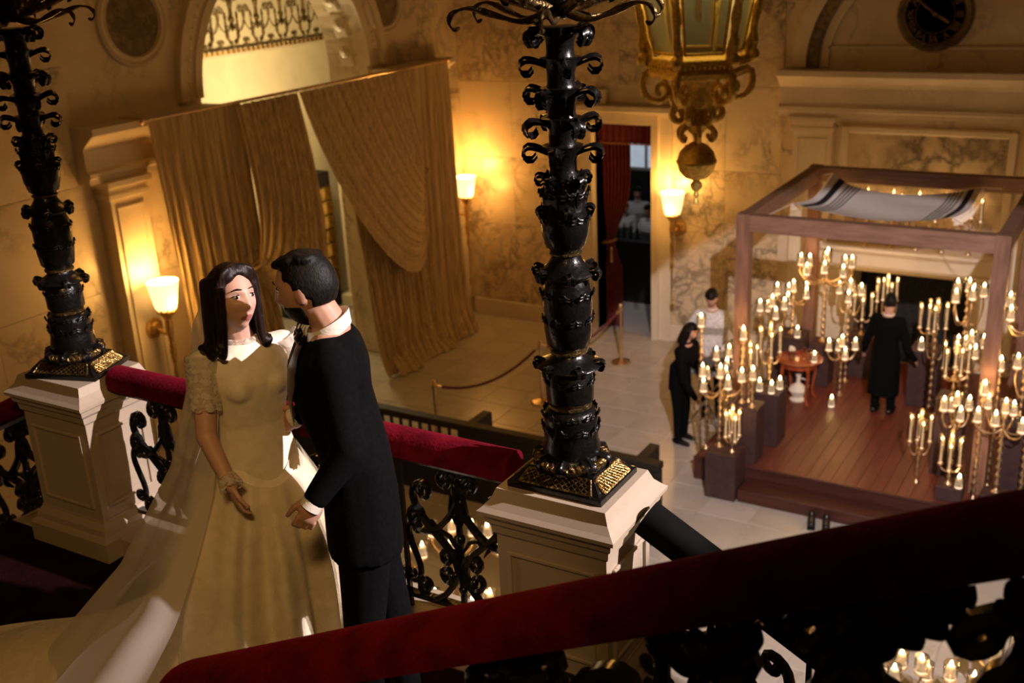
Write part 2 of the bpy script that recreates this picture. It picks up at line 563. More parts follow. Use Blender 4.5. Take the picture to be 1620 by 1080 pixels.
def wood(name, a, b_, sc=(3, 30, 30), rough=.45):
    m, nt, b = nodes(name)
    L = nt.links.new
    tc = N(nt, 'ShaderNodeTexCoord'); mp = N(nt, 'ShaderNodeMapping'); mp.inputs['Scale'].default_value = sc
    oi = N(nt, 'ShaderNodeObjectInfo')
    L(tc.outputs['Object'], mp.inputs[0])
    cm = N(nt, 'ShaderNodeCombineXYZ'); L(oi.outputs['Random'], cm.inputs[0])
    sc2 = N(nt, 'ShaderNodeVectorMath', operation='SCALE'); sc2.inputs['Scale'].default_value = 23.0
    L(cm.outputs[0], sc2.inputs[0]); ad = N(nt, 'ShaderNodeVectorMath', operation='ADD')
    L(mp.outputs[0], ad.inputs[0]); L(sc2.outputs[0], ad.inputs[1])
    nz = N(nt, 'ShaderNodeTexNoise', Scale=1.0, Detail=5.0)
    L(ad.outputs[0], nz.inputs['Vector'])
    r = ramp(nt, nz.outputs['Fac'], [(.3, a), (.7, b_)])
    L(r.outputs[0], b.inputs['Base Color'])
    b.inputs['Roughness'].default_value = rough
    return m
M['plank'] = wood('red_brown_planks', (.115, .026, .016), (.18, .048, .028), (18, 2, 18), .42)
M['beam'] = wood('rough_oak_beam', (.17, .085, .052), (.30, .16, .105), (3, 22, 22), .6)
M['post'] = wood('rough_oak_post', (.16, .075, .045), (.28, .14, .09), (22, 22, 3), .6)
M['stepw'] = wood('shaded_red_step', (.045, .011, .007), (.075, .020, .012), (2, 18, 18), .5)  # darkened colour stands for the shade on the platform step
# ================================================================== the setting
XW, YW = -10.8, 16.4
LZ = 3.76                      # level of the stair landing

def struct(name, mb, mat, parent=None, smooth=False):
    o = mb.build(name, mat, parent, smooth)
    if parent is None:
        o['kind'] = 'structure'
    return o

# ---- hall floor: bed and marble tiles
floor = struct('floor', MB().boxr((-16, -3, -.14), (6, 22.5, -.008)), M['floor'])
tile_me = MB().box((0, 0, -.02), (.594, .594, .04), bev=.004).mesh('tile', M['floor'])
for i in range(19):
    for j in range(18):
        x, y = -10.5 + .6 * i, 5.9 + .6 * j
        if -4.3 < x < -1.0 and y > 12.0 or x > 0.2 and y < 9:
            continue
        place('tile', tile_me, floor, (x, y, random.uniform(-.0008, .0008)))

# ---- left wall with the arched opening
AY, AR, AZ = 12.1, 1.75, 4.78
mb = MB()
mb.boxr((XW - .75, -2, 0), (XW, AY - AR, 9))
mb.boxr((XW - .75, AY + AR, 0), (XW, YW + .8, 9))
n = 28
arc = [(AY - AR * cos(pi * k / n), AZ + AR * sin(pi * k / n)) for k in range(n + 1)]
for (a, b) in zip(arc, arc[1:]):
    mb.prism([a, b, (b[0], 9), (a[0], 9)], XW - .75, XW, 'x')
wall_left = struct('wall_left', mb, M['wall'])
def slab(parent, lo, hi, mat, gap=.005, bev=.003):
    lo = Vector(lo); hi = Vector(hi)
    c = (lo + hi) / 2
    d = hi - lo
    k = [0, 1, 2]
    k.remove(min(k, key=lambda q: d[q]))
    for q in k: d[q] -= gap
    o = MB().box((0, 0, 0), d, bev=bev).build('slab', mat, parent, loc=c)
    return o
ys = [2.6, 4.1, 5.5, 6.85, 8.3]
zs = [0.28, 1.5, 2.75, 4.05, 5.4, 6.8, 8.2]
for a, b in zip(ys, ys[1:]):
    for c, d in zip(zs, zs[1:]):
        slab(wall_left, (XW, a, c), (XW + .03, b, d), M['wall'])
for a, b in ((9.05, 10.2), (14.0, 15.15), (15.75, 16.4)):
    for c, d in zip(zs[:4], zs[1:4]):
        slab(wall_left, (XW, a, c), (XW + .02, b, d), M['wall'])
bb = struct('baseboard_left', MB().boxr((XW, -1, 0), (XW + .06, 10.3, .28), bev=.01), M['stone'])

# archivolt: three stepped rings and a coffered soffit
def arch_ring(c0, z0, r0, r1, d0, d1, axis, n=36, a0=0, a1=pi):
    """ring in the plane of the wall; axis 'x' or 'y' is the wall's normal"""
    mb = MB()
    vs, fs = [], []
    for k in range(n + 1):
        a = a0 + (a1 - a0) * k / n
        for (r, d) in ((r0, d0), (r0, d1), (r1, d1), (r1, d0)):
            u, z = c0 - r * cos(a), z0 + r * sin(a)
            vs.append((d, u, z) if axis == 'x' else (u, d, z))
    for k in range(n):
        for i in range(4):
            j = (i + 1) % 4
            fs.append((4 * k + i, 4 * k + j, 4 * k + 4 + j, 4 * k + 4 + i))
    fs += [(3, 2, 1, 0), (4 * n, 4 * n + 1, 4 * n + 2, 4 * n + 3)]
    return mb.add(vs, fs)
trim1 = struct('trim_1', arch_ring(AY, AZ, AR, AR + .12, XW, XW + .06, 'x'), M['stone'])
arch_ring(AY, AZ, AR + .12, AR + .30, XW, XW + .03, 'x').build('band', M['stone'], trim1)
arch_ring(AY, AZ, AR + .30, AR + .42, XW, XW + .11, 'x').build('outer_moulding', M['stone'], trim1)
bead = MB().ell((0, 0, 0), (.018, .03, .03), su=8, sv=5).mesh('bead', M['stone'], True)
for k in range(44):
    a = pi * (k + .5) / 44
    place('bead', bead, trim1, (XW + .035, AY - (AR + .21) * cos(a), AZ + (AR + .21) * sin(a)))
cof = MB().box((0, 0, 0), (.44, .26, .02)).box((0, 0, .012), (.36, .19, .02)).mesh('coffer', M['stone'])
ros = MB().lathe([(.085, 0), (.09, .012), (.06, .02), (.035, .012), (.03, .03), (0, .035)], 10).mesh('rosette', M['stone'], True)
for k in range(13):
    a = pi * (k + .5) / 13
    u = Vector((0, cos(a), -sin(a)))       # inward normal of the soffit
    q = u.to_track_quat('Z', 'X').to_matrix().to_4x4()
    p = Vector((XW - .37, AY - (AR - .008) * cos(a), AZ + (AR - .008) * sin(a)))
    place('coffer', cof, trim1, mat=Matrix.Translation(p) @ q)
    place('rosette', ros, trim1, mat=Matrix.Translation(p + u * .02) @ q)

def medallion(name, loc, r, axis, inner, label=None):
    """round moulded marble disc set in a wall"""
    mb = MB().lathe([(r, 0), (r, .05), (r * .94, .08), (r * .88, .05), (r * .84, .05), (r * .80, .07), (r * .76, .03)], 40)
    me = mb.mesh('moulding', M['stone'], True, radians(35))
    q = (Vector((1, 0, 0)) if axis == 'x' else Vector((0, -1, 0))).to_track_quat('Z', 'Y').to_matrix().to_4x4()
    root = place(name, me, None, mat=Matrix.Translation(loc) @ q)
    root['kind'] = 'structure'
    MB().lathe([(r * .78, .0), (r * .78, .032), (0, .04)], 40).build('disc', inner, root)
    return root
medallion('trim_2', (XW, 9.40, 5.80), .52, 'x', M['stone_dark'])
medallion('trim_3', (XW, 14.35, 5.72), .50, 'x', M['stone_dark'])

# ---- entablature and pilasters beside the arch
def entab(name, lo, hi, axis, base, z0, z1, proj):
    """moulded beam along a wall; profile in (distance from wall, z)"""
    h = z1 - z0
    prof = [(0, 0), (.55, 0), (.55, .10), (.62, .12), (.62, .2), (.5, .24), (.5, .62), (.62, .70), (.70, .74), (.92, .86), (1, .88), (1, 1), (0, 1)]
    poly = [(base + p * proj, z0 + q * h) for p, q in prof]
    mb = MB()
    n = len(poly)
    if axis == 'y':      # runs along Y on a wall facing +X
        mb.prism(poly, lo, hi, 'y')
    else:                # runs along X on a wall facing -Y
        mb.prism([(2 * base - p[0], p[1]) for p in poly], lo, hi, 'x')
    return struct(name, mb, M['stone'])
entab('trim_4', 8.25, 10.28, 'y', XW, 4.07, 4.72, .42)
entab('trim_5', 13.93, 15.72, 'y', XW, 4.07, 4.72, .42)

def pilaster(name, u0, u1, axis, base, z1, proj=.2, capital=True):
    s = 1 if axis == 'x' else -1
    def bx(mb, a0, a1, d, zz0, zz1, bev=.004):
        if axis == 'x':
            return mb.boxr((base, a0, zz0), (base + s * d, a1, zz1), bev=bev)
        return mb.boxr((a0, base + s * d, zz0), (a1, base, zz1), bev=bev)
    root = struct(name, bx(MB(), u0, u1, proj, 0, z1 - .2), M['stone'])
    mb = MB()
    bx(mb, u0 - .05, u1 + .05, proj + .06, 0, .22); bx(mb, u0 - .03, u1 + .03, proj + .03, .22, .30)
    mb.build('base', M['stone'], root)
    mb = MB()
    bx(mb, u0 - .03, u1 + .03, proj + .03, z1 - .22, z1 - .16); bx(mb, u0 - .01, u1 + .01, proj + .015, z1 - .16, z1 - .07)
    bx(mb, u0 - .06, u1 + .06, proj + .08, z1 - .07, z1)
    mb.build('capital', M['stone'], root)
    w = u1 - u0
    for (a, b, c, d) in ((u0 + .07, u0 + .1, .42, z1 - .32), (u1 - .1, u1 - .07, .42, z1 - .32), (u0 + .1, u1 - .1, .42, .45), (u0 + .1, u1 - .1, z1 - .35, z1 - .32)):
        bx(MB(), a, b, proj + .018, c, d).build('moulding', M['stone'], root)
    return root
pilaster('trim_6', 8.48, 9.02, 'x', XW, 4.07, .24)
pilaster('trim_7', 15.18, 15.68, 'x', XW, 4.07, .24)

# ---- back wall with doorway and fireplace
DX0, DX1, DZ = -8.17, -7.10, 3.63
FX0, FX1, FZ = -3.82, -2.13, 1.60
FC = -2.95
mb = MB()
mb.boxr((XW, YW, 0), (DX0, YW + .5, 9)); mb.boxr((DX0, YW, DZ), (DX1, YW + .5, 9)); mb.boxr((DX1, YW, 0), (FX0, YW + .5, 9))
mb.boxr((FX0, YW, FZ), (FX1, YW + .5, 9)); mb.boxr((FX1, YW, 0), (3, YW + .5, 9))
wall_back = struct('wall_back', mb, M['wall'])
for (a, b) in ((-10.8, -9.75), (-9.75, -8.66), (-6.78, -5.9), (-5.9, -5.02)):
    for (c, d, mt) in ((.3, 1.75, 'breccia'), (1.75, 2.95, 'breccia'), (2.95, 4.25, 'wall'), (4.25, 5.5, 'breccia'), (5.5, 6.8, 'breccia'), (6.8, 8.2, 'breccia')):
        slab(wall_back, (a, YW - .03, c), (b, YW, d), M[mt])
for (a, b) in ((-8.66, -7.7), (-7.7, -6.78)):
    for (c, d) in ((4.25, 5.5), (5.5, 6.8), (6.8, 8.2)):
        slab(wall_back, (a, YW - .03, c), (b, YW, d), M['breccia'])
struct('baseboard_back', MB().boxr((-10.7, YW - .07, 0), (-8.66, YW, .3), bev=.01).boxr((-6.78, YW - .07, 0), (-4.9, YW, .3), bev=.01), M['stone'])

# door surround
mb = MB()
mb.boxr((DX0 - .42, YW - .10, 0), (DX0 - .20, YW + .02, DZ + .20)); mb.boxr((DX1 + .12, YW - .10, 0), (DX1 + .32, YW + .02, DZ + .20))
door1 = struct('door_1', mb, M['stone'])
MB().boxr((DX0 - .2, YW - .16, 0), (DX0, YW + .48, DZ), bev=.006).build('jamb', M['stone'], door1)
MB().boxr((DX1, YW - .16, 0), (DX1 + .12, YW + .48, DZ), bev=.006).build('jamb', M['stone'], door1)
MB().boxr((DX0 - .2, YW - .16, DZ), (DX1 + .12, YW + .48, DZ + .16), bev=.006).build('lintel', M['stone'], door1)
MB().boxr((DX0 - .46, YW - .24, DZ + .2), (DX1 + .36, YW, DZ + .30), bev=.01).boxr((DX0 - .42, YW - .17, DZ + .16), (DX1 + .32, YW, DZ + .2)).build('cornice', M['stone'], door1)
MB().boxr((DX0 - .06, YW - .12, DZ + .30), (DX0 + .26, YW, DZ + .54), bev=.01).build('block', M['stone'], door1)

# fireplace surround, overmantel, entablature, blind arch
mb = MB()
mb.boxr((FX0 - .02, YW + .5, -.02), (FX1 + .02, YW + 1.2, 0)).boxr((FX0, YW + .9, 0), (FX1, YW + 1.0, FZ)).boxr((FX0 - .1, YW + .45, 0), (FX0, YW + 1.0, FZ)).boxr((FX1, YW + .45, 0), (FX1 + .1, YW + 1.0, FZ)).boxr((FX0 - .1, YW + .45, FZ), (FX1 + .1, YW + 1.0, FZ + .1))
trim8 = struct('trim_8', mb, plain('soot_black_brick', (.012, .012, .013), .8, 0, .5, 14, .4, 30))
mb = MB().boxr((FX0 - .34, YW - .22, 0), (FX0, YW, FZ + .02), bev=.01); mb.boxr((FX1, YW - .22, 0), (FX1 + .34, YW, FZ + .02), bev=.01)
mantel = struct('trim_9', mb, M['stone'])
MB().boxr((FX0 - .36, YW - .24, FZ + .02), (FX1 + .36, YW, FZ + .09), bev=.012).build('architrave', M['stone'], mantel)
MB().boxr((FX0 - .30, YW - .18, FZ + .09), (FX1 + .30, YW, FZ + .30), bev=.006).build('frieze', M['stone'], mantel)
MB().boxr((FX0 - .44, YW - .36, FZ + .34), (FX1 + .44, YW, FZ + .40), bev=.012).boxr((FX0 - .38, YW - .28, FZ + .30), (FX1 + .38, YW, FZ + .34)).build('shelf', M['stone'], mantel)
# overmantel panel
PX0, PX1, PZ0, PZ1 = -4.12, -1.74, 2.1, 3.74
mb = MB().boxr((PX0, YW - .02, PZ0), (PX1, YW, PZ1))
over = struct('trim_10', mb, M['panel'])
for (a, b, c, d) in ((PX0, PX0 + .1, PZ0, PZ1), (PX1 - .1, PX1, PZ0, PZ1), (PX0 + .1, PX1 - .1, PZ1 - .1, PZ1), (PX0 + .1, PX1 - .1, PZ0, PZ0 + .1)):
    MB().boxr((a, YW - .09, c), (b, YW, d), bev=.02).build('frame', M['stone'], over)
pilaster('trim_11', -4.80, -4.22, 'y', YW, 3.88, .18)
pilaster('trim_12', -1.62, -1.04, 'y', YW, 3.88, .18)
entab('trim_13', -5.02, -.86, 'x', YW, 3.88, 4.55, .40)
trim14 = struct('trim_14', arch_ring(FC, 4.57, 1.42, 1.55, YW - .05, YW, 'y'), M['stone'])
arch_ring(FC, 4.57, 1.55, 1.72, YW - .10, YW, 'y').build('band', M['stone_dark'], trim14)
arch_ring(FC, 4.57, 1.72, 1.92, YW - .15, YW, 'y').build('outer_moulding', M['stone'], trim14)
MB().boxr((FC - 1.42, YW - .05, 4.82), (FC + 1.42, YW, 4.86)).build('string_course', M['stone'], trim14)

# ---- room beyond the arch
RX = -14.0
struct('wall_beyond_arch', MB().boxr((RX - .2, 8, 0), (RX, 21, 8.5)), M['cream'])
fr = struct('trim_15', MB().boxr((RX, 9, 4.86), (RX + .10, 21, 4.98)), M['stone'])
den = MB().boxr((0, 0, 0), (.05, .06, .06)).mesh('dentil', M['gilt'])
for k in range(46):
    place('dentil', den, fr, (RX + .09, 12.6 + k * .12, 4.91))
orn = M['darkgilt']
def garland(y0, y1, z, sag):
    MB().tube([(RX + .03, lerp(y0, y1, t / 12), z - sag * 4 * (t / 12) * (1 - t / 12)) for t in range(13)], .022, 6).build('garland', orn, fr, True)
for k in range(7):
    y = 13.7 + k * .62
    garland(y, y + .62, 6.05, .22)
    mb = MB()
    mb.tube([(RX + .03, y, 5.95), (RX + .03, y, 5.45)], [.02, .03], 6)
    mb.ell((RX + .03, y, 5.72), (.03, .05, .10)); mb.ell((RX + .03, y, 5.45), (.03, .06, .06)); mb.lathe([(0, -.09), (.05, -.02), (.02, .05), (0, .06)], 8, (RX + .03, y, 5.34))
    mb.build('pendant', orn, fr, True)
    for s in (-1, 1):
        pts = [(RX + .03, y + s * (.05 + .13 * t + .05 * sin(t * 5)), 5.06 + .16 * sin(pi * t) ** 2 + .1 * t) for t in [i / 10 for i in range(11)]]
        MB().tube(pts, .016, 6).build('scrollwork', orn, fr, True)
# cream pilaster and glazed cabinet seen between the drapes
pl = struct('trim_16', MB().boxr((-13.2, 15.75, 0), (-12.7, 16.35, 3.6), bev=.02), M['cream'])
MB().boxr((-13.3, 15.65, 3.6), (-12.6, 16.45, 3.75), bev=.02).build('capital', M['cream'], pl)
MB().boxr((-13.3, 15.65, 0), (-12.6, 16.45, .25), bev=.02).build('base', M['cream'], pl)
cab = thing('glazed_cabinet', 'dark cabinet with gold leaded panes seen between the drapes', 'cabinet', (-13.62, 15.2, 0))
MB().boxr((-.3, -.55, 0), (.22, .55, 2.62), bev=.01).build('body', M['darkwood'], cab)
pane = MB().box((0, 0, 0), (.02, .26, .24)).mesh('pane', plain('amber_mirror_pane', (.75, .52, .2), .12, 1.0, .35, 5))
bar = MB().box((0, 0, 0), (.03, 1.02, .02)).mesh('glazing_bar', M['darkgilt'])
for i in range(4):
    for j in range(7):
        p = place('pane', pane, cab, (.235, -.40 + i * .27, .6 + j * .27))
        p.rotation_euler = (0, random.uniform(-.06, .06), random.uniform(-.06, .06))
for j in range(8):
    place('glazing_bar', bar, cab, (.24, 0, .47 + j * .27))
room_beyond_light = lamp('room_beyond_lamp', 'POINT', (-12.2, 14.0, 4.2), 170, (1, .78, .42), .25)  # unseen lamp lighting the room beyond the arch

# ---- room beyond the doorway
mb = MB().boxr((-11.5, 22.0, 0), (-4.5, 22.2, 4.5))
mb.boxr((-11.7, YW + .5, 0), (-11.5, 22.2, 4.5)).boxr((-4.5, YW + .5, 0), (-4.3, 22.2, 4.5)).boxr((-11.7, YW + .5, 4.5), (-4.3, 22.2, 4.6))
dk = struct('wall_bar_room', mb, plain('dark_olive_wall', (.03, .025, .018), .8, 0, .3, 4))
win = struct('window_1', MB().boxr((-10.15, 21.93, 1.7), (-8.75, 21.99, 3.6)), plain('bright_window_glass', (.5, .55, .6), .4, 0, .5, 2.5, emis=(.62, .72, .85), estr=.5))
for k in range(4):
    MB().boxr((-10.15 + k * .45, 21.86, 1.7), (-10.10 + k * .45, 21.94, 3.6)).build('mullion', M['shirt'], win)
for z in (1.66, 2.5, 3.58):
    MB().boxr((-10.18, 21.85, z), (-8.7, 21.94, z + .06)).build('transom', M['shirt'], win)
MB().boxr((-9.6, 21.7, 2.55), (-9.25, 21.84, 3.3)).build('panel', M['gilt'], win)

# ---- stair landing, flights
MB_ = MB().boxr((-4.98, -1.3, 3.46), (-1.40, 3.36, LZ - .02))
landing = struct('floor_landing', MB_, M['pedestal'])
MB().boxr((-4.98, -1.25, LZ - .02), (-1.42, 3.02, LZ), bev=.004).build('carpet', M['carpet'], landing)
k1 = struct('trim_17', MB().boxr((-4.14, 3.03, LZ - .02), (-1.93, 3.35, LZ + .10), bev=.012), M['pedestal'])
k2 = struct('trim_18', MB().prism([(-4.66, LZ - .25), (-4.66, LZ + .12), (-9.2, LZ + .12 - 4.54 * .47), (-9.2, LZ - .25 - 4.54 * .47)], 3.05, 3.34, 'y'), M['pedestal'])
left = struct('stairs_left', MB().prism([(-4.98, LZ - .3), (-4.98, LZ - .18), (-9.4, LZ - .18 - 4.42 * .5), (-9.4, LZ - .3 - 4.42 * .5)], .4, 3.05, 'y'), M['pedestal'])
for k in range(14):
    z = LZ - .155 * (k + 1)
    x = -4.98 - .31 * k
    MB().boxr((x - .33, .42, z - .16), (x, 3.04, z), bev=.008).build('step', M['carpet'], left)
down = struct('stairs_down', MB().prism([(-1.40, 3.46), (-1.40, 3.56), (4.6, .26), (4.6, 0), (4.2, 0)], 1.82, 3.30, 'y'), M['pedestal'])
for k in range(21):
    z = LZ - .16 * (k + 1)
    x = -1.40 + .29 * k
    MB().boxr((x, 1.84, z - .17), (x + .31, 3.05, z), bev=.008).build('step', M['carpet'], down)
    MB().boxr((x, 3.05, z - .17), (x + .30, 3.34, z + .06), bev=.006).build('kerb_block', M['pedestal'], down)
upf = struct('stairs_up', MB().prism([(-2.1, LZ - .3), (-2.1, LZ), (1.9, 5.60), (1.9, 5.3)], -1.25, 1.62, 'y'), M['pedestal'])
for k in range(13):
    z = LZ + .15 * (k + 1)
    x = -2.1 + .306 * k
    MB().boxr((x, -1.25, z - .15), (x + .33, 1.60, z), bev=.008).build('step', M['carpet'], upf)
    MB().boxr((x, 1.60, z - .17), (x + .31, 1.90, z + .06), bev=.006).build('kerb_block', M['darkwood'], upf)
# ================================================================== pedestals
def sq(mb, prof, hx, hy, c=(0, 0, 0)):
    """stack of rectangular rings; prof = (offset from half-size, z)"""
    vs, fs = [], []
    for (o, z) in prof:
        for (sx, sy) in ((-1, -1), (1, -1), (1, 1), (-1, 1)):
            vs.append((c[0] + sx * (hx + o), c[1] + sy * (hy + o), c[2] + z))
    n = len(prof)
    for k in range(n - 1):
        for i in range(4):
            j = (i + 1) % 4
            fs.append((4 * k + i, 4 * k + j, 4 * k + 4 + j, 4 * k + 4 + i))
    fs += [(3, 2, 1, 0), (4 * n - 4, 4 * n - 3, 4 * n - 2, 4 * n - 1)]
    return mb.add(vs, fs)

PH = .80    # height of the cap's lip above the landing
def make_pedestal(loc, label):
    p = thing('stone_pedestal', label, 'pedestal', loc, 0, 'stone pedestals on the landing')
    hx, hy = .222, .185
    sq(MB(), [(.055, 0), (.055, .10), (.045, .115), (.03, .12), (.026, .15), (.006, .18), (.004, .19)], hx, hy).build('base', M['pedestal'], p)
    sq(MB(), [(.0, .19), (0, PH - .10)], hx, hy).build('shaft', M['pedestal'], p)
    sq(MB(), [(.004, PH - .10), (.012, PH - .09), (.016, PH - .06), (.03, PH - .045), (.034, PH - .02), (.05, PH - .01), (.052, PH + .006), (.035, PH + .02), (.012, PH + .045), (-.004, PH + .085)], hx, hy).build('cap', M['pedestal'], p)
    for (ax, s) in (('x', 1), ('x', -1), ('y', -1), ('y', 1)):
        h = hy if ax == 'x' else hx
        for (a, b, c, d) in ((-h + .045, -h + .06, .25, PH - .16), (h - .06, h - .045, .25, PH - .16), (-h + .06, h - .06, .25, .265), (-h + .06, h - .06, PH - .175, PH - .16)):
            mb = MB()
            if ax == 'x':
                x = s * hx
                mb.boxr((min(x, x + s * .012), a, c), (max(x, x + s * .012), b, d), bev=.004)
            else:
                y = s * hy
                mb.boxr((a, min(y, y + s * .012), c), (b, max(y, y + s * .012), d), bev=.004)
            mb.build('moulding', M['pedestal'], p)
    return p
PL, PM = (-4.40, 3.18, LZ), (-1.70, 3.175, LZ)
make_pedestal(PL, 'white marble pedestal at the landing corner with shadow patterns, behind the bride')
make_pedestal(PM, 'white marble pedestal right of the groom under the central lamp standard')

# ================================================================== bronze lamp standards
def leaf_mesh(L, W, drop, curl, mat, lobes=5, nu=7, nv=14, name='leaf', tip=1.0):
    """acanthus leaf: rises and leaves the stem along +X, then rolls over into a curl"""
    pts = []
    for k in range(nv):
        t = k / (nv - 1)
        if t < .6:
            s = t / .6
            pts.append((L * s * .8, drop * sin(s * pi / 2)))
        else:
            s = (t - .6) / .4
            a = pi / 2 - s * curl
            R = L * .28
            pts.append((L * .8 + R * cos(a), drop - R + R * sin(a)))
    mb = MB()
    def fn(u, v):
        k = v * (nv - 1)
        i = min(int(k), nv - 2)
        w = k - i
        x, z = lerp(pts[i][0], pts[i + 1][0], w), lerp(pts[i][1], pts[i + 1][1], w)
        ww = W * (.45 + .55 * sin(pi * min(1, v * .9 + .12))) * (1 - .18 * abs(sin(lobes * pi * v))) * (1 if v < .9 else .75)
        s = (u - .5) * 2
        return (x, s * ww, z - abs(s) ** 2 * W * .35 + .004 * cos(s * 7))
    mb.grid(fn, nu, nv)
    # back side gives the leaf its body
    mb.grid(lambda u, v: Vector(fn(u, v)) + Vector((-.004, 0, -.010)), nu, nv)
    me = mb.mesh(name, mat, True, radians(60))
    return me

curl_s = leaf_mesh(.055, .022, .016, 4.2, M['black'])
curl_m = leaf_mesh(.075, .026, .020, 4.4, M['black'])
relief = leaf_mesh(.016, .024, .075, 2.2, M['black'])
arm_leaf = leaf_mesh(.10, .03, .03, 3.5, M['darkgilt'])

def ring_of(parent, me, name, n, r, z, a0=0.0, tilt=0.0, scale=1.0, zmap=True):
    for k in range(n):
        a = a0 + 2 * pi * k / n
        mt = Matrix.Translation((r * cos(a), r * sin(a), zm(z) if zmap else z)) @ Matrix.Rotation(a, 4, 'Z') @ Matrix.Rotation(-tilt, 4, 'Y') @ Matrix.Scale(scale, 4)
        place(name, me, parent, mat=mt)

ZT = [(0, 0), (.1, .072), (.128, .088), (.165, .115), (.384, .29), (.525, .43), (.61, .495), (.862, .762), (.952, .85), (1.08, .97), (1.28, 1.135), (1.72, 1.62), (2.4, 2.3)]
def zm(z): return interp(ZT, z)
def make_standard(loc, label):
    s = thing('lamp_standard', label, 'lamp standard', loc, 0, 'bronze lamp standards on the pedestals')
    # square plinth with sloped sides
    sq(MB(), [(0, 0), (0, .022), (-.012, .026), (-.055, .066), (-.06, .073)], .188, .150).build('plinth', M['black'], s)
    # lattice plates on the sloped sides
    for (ax, sg) in (('x', 1), ('x', -1), ('y', -1), ('y', 1)):
        hb, ht = (.150, .09) if ax == 'x' else (.188, .13)
        off = .188 if ax == 'x' else .150
        lat = MB()
        def P(u, v):    # u across, v up the slope
            d = off - .0125 - .042 * v + .004
            z = .028 + .038 * v
            w = u * lerp(hb - .045, hb - .065, v)
            return Vector((sg * d, w, z)) if ax == 'x' else Vector((w, sg * d, z))
        n = 11
        for k in range(-3, n + 3):
            for q in (1, -1):
                u0 = -1 + 2 * k / n; u1 = u0 + q * .5
                a, b = max(-1, min(1, u0)), max(-1, min(1, u1))
                if abs(u1 - u0) < 1e-6 or a == b: continue
                v0 = (a - u0) / (u1 - u0); v1 = (b - u0) / (u1 - u0)
                lat.tube([P(a, v0), P(b, v1)], .0032, 5)
        for (a, b) in (((-1, 0), (1, 0)), ((1, 0), (1, 1)), ((1, 1), (-1, 1)), ((-1, 1), (-1, 0))):
            lat.tube([P(*a), P(*b)], .005, 5)
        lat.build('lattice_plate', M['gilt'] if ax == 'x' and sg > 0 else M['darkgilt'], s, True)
    # wreath
    mb = MB()
    n = 34
    for k in range(n):
        a = 2 * pi * k / n
        mb.ell((.118 * cos(a), .118 * sin(a), .092), (.022, .013, .022), Matrix.Rotation(a + .5, 3, 'Z') @ Matrix.Rotation(.5, 3, 'X'), 8, 6)
    mb.tube([(.116 * cos(2 * pi * k / 28), .116 * sin(2 * pi * k / 28), .09) for k in range(28)], .018, 8, closed=True)
    mb.build('wreath', M['darkgilt'], s, True)
    # shaft sections
    def sec(name, prof, mat='black', seg=28):
        return MB().lathe([(r, zm(z)) for r, z in prof], seg).build(name, M[mat], s, True)
    sec('foot', [(.13, .10), (.135, .115), (.105, .15), (.10, .165)])
    sec('lower_drum', [(.10, .165), (.106, .19), (.098, .24), (.094, .30), (.098, .34), (.09, .37), (.072, .385)])
    sec('ring', [(.070, .384), (.077, .388), (.077, .398), (.070, .402)], 'darkgilt')
    sec('middle_drum', [(.070, .402), (.084, .415), (.086, .47), (.082, .51), (.074, .525)])
    sec('flange', [(.074, .525), (.112, .545), (.116, .552), (.112, .56), (.085, .572), (.06, .595), (.056, .61)])
    sec('ring', [(.056, .61), (.066, .614), (.066, .622), (.056, .626)], 'darkgilt')
    sec('long_drum', [(.056, .626), (.076, .645), (.084, .70), (.086, .78), (.082, .84), (.074, .862)])
    sec('flange', [(.074, .862), (.102, .88), (.106, .888), (.10, .896), (.07, .912), (.052, .94), (.05, .952)])
    sec('ring', [(.050, .952), (.058, .956), (.058, .962), (.050, .966)], 'darkgilt')
    sec('bulb', [(.050, .966), (.066, .985), (.080, 1.03), (.083, 1.08), (.074, 1.15), (.062, 1.21), (.052, 1.26), (.048, 1.28)])
    zt = [1.125, 1.215, 1.31, 1.405, 1.50]
    for z in zt:
        MB().lathe([(.050, z), (.045, z + .012), (.046, z + .045), (.056, z + .075), (.068, z + .094), (.05, z + .096)], 28).build('calyx', M['black'], s, True)
    sec('crown', [(.04, 1.72), (.05, 1.74), (.058, 1.78), (.05, 1.83), (.03, 1.86), (.028, 2.2), (.05, 2.25), (.02, 2.3)])
    # relief leaves on the drums
    ring_of(s, relief, 'leaf', 9, .088, .20, 0, 0, 1.2)
    ring_of(s, relief, 'leaf', 9, .088, .275, .35, 0, 1.1)
    ring_of(s, relief, 'leaf', 8, .075, .42, 0, 0, 1.1)
    ring_of(s, relief, 'leaf', 8, .074, .66, 0, 0, 1.2)
    ring_of(s, relief, 'leaf', 8, .076, .745, .39, 0, 1.2)
    ring_of(s, relief, 'leaf', 8, .068, 1.0, .2, 0, 1.3)
    ring_of(s, relief, 'leaf', 8, .066, 1.09, .6, 0, 1.3)
    ring_of(s, relief, 'leaf', 7, .058, 1.17, .2, 0, 1.1)
    # curled leaves: base, flanges and tiers
    ring_of(s, curl_m, 'curled_leaf', 8, .075, .175, .2, -.5, 1.0)
    ring_of(s, curl_s, 'curled_leaf', 6, .070, .555, .3, .1, 1.0)
    ring_of(s, curl_s, 'curled_leaf', 6, .065, .89, .1, .1, 1.0)
    ring_of(s, curl_s, 'curled_leaf', 5, .050, 1.13, .3, 0, .9)
    ring_of(s, curl_s, 'curled_leaf', 5, .040, 1.25, .9, 0, 1.0)
    for k, z in enumerate(zt):
        ring_of(s, curl_m, 'curled_leaf', 4, .046, z + .076, .62 * k + .3, 0, 1.12, False)
    # gilded branches sweeping out from the crown
    br = MB()
    pts = spline([(.02, 0, 1.74), (.10, 0, 1.765), (.20, 0, 1.80), (.30, 0, 1.86), (.38, 0, 1.96), (.40, 0, 2.08)], 22)
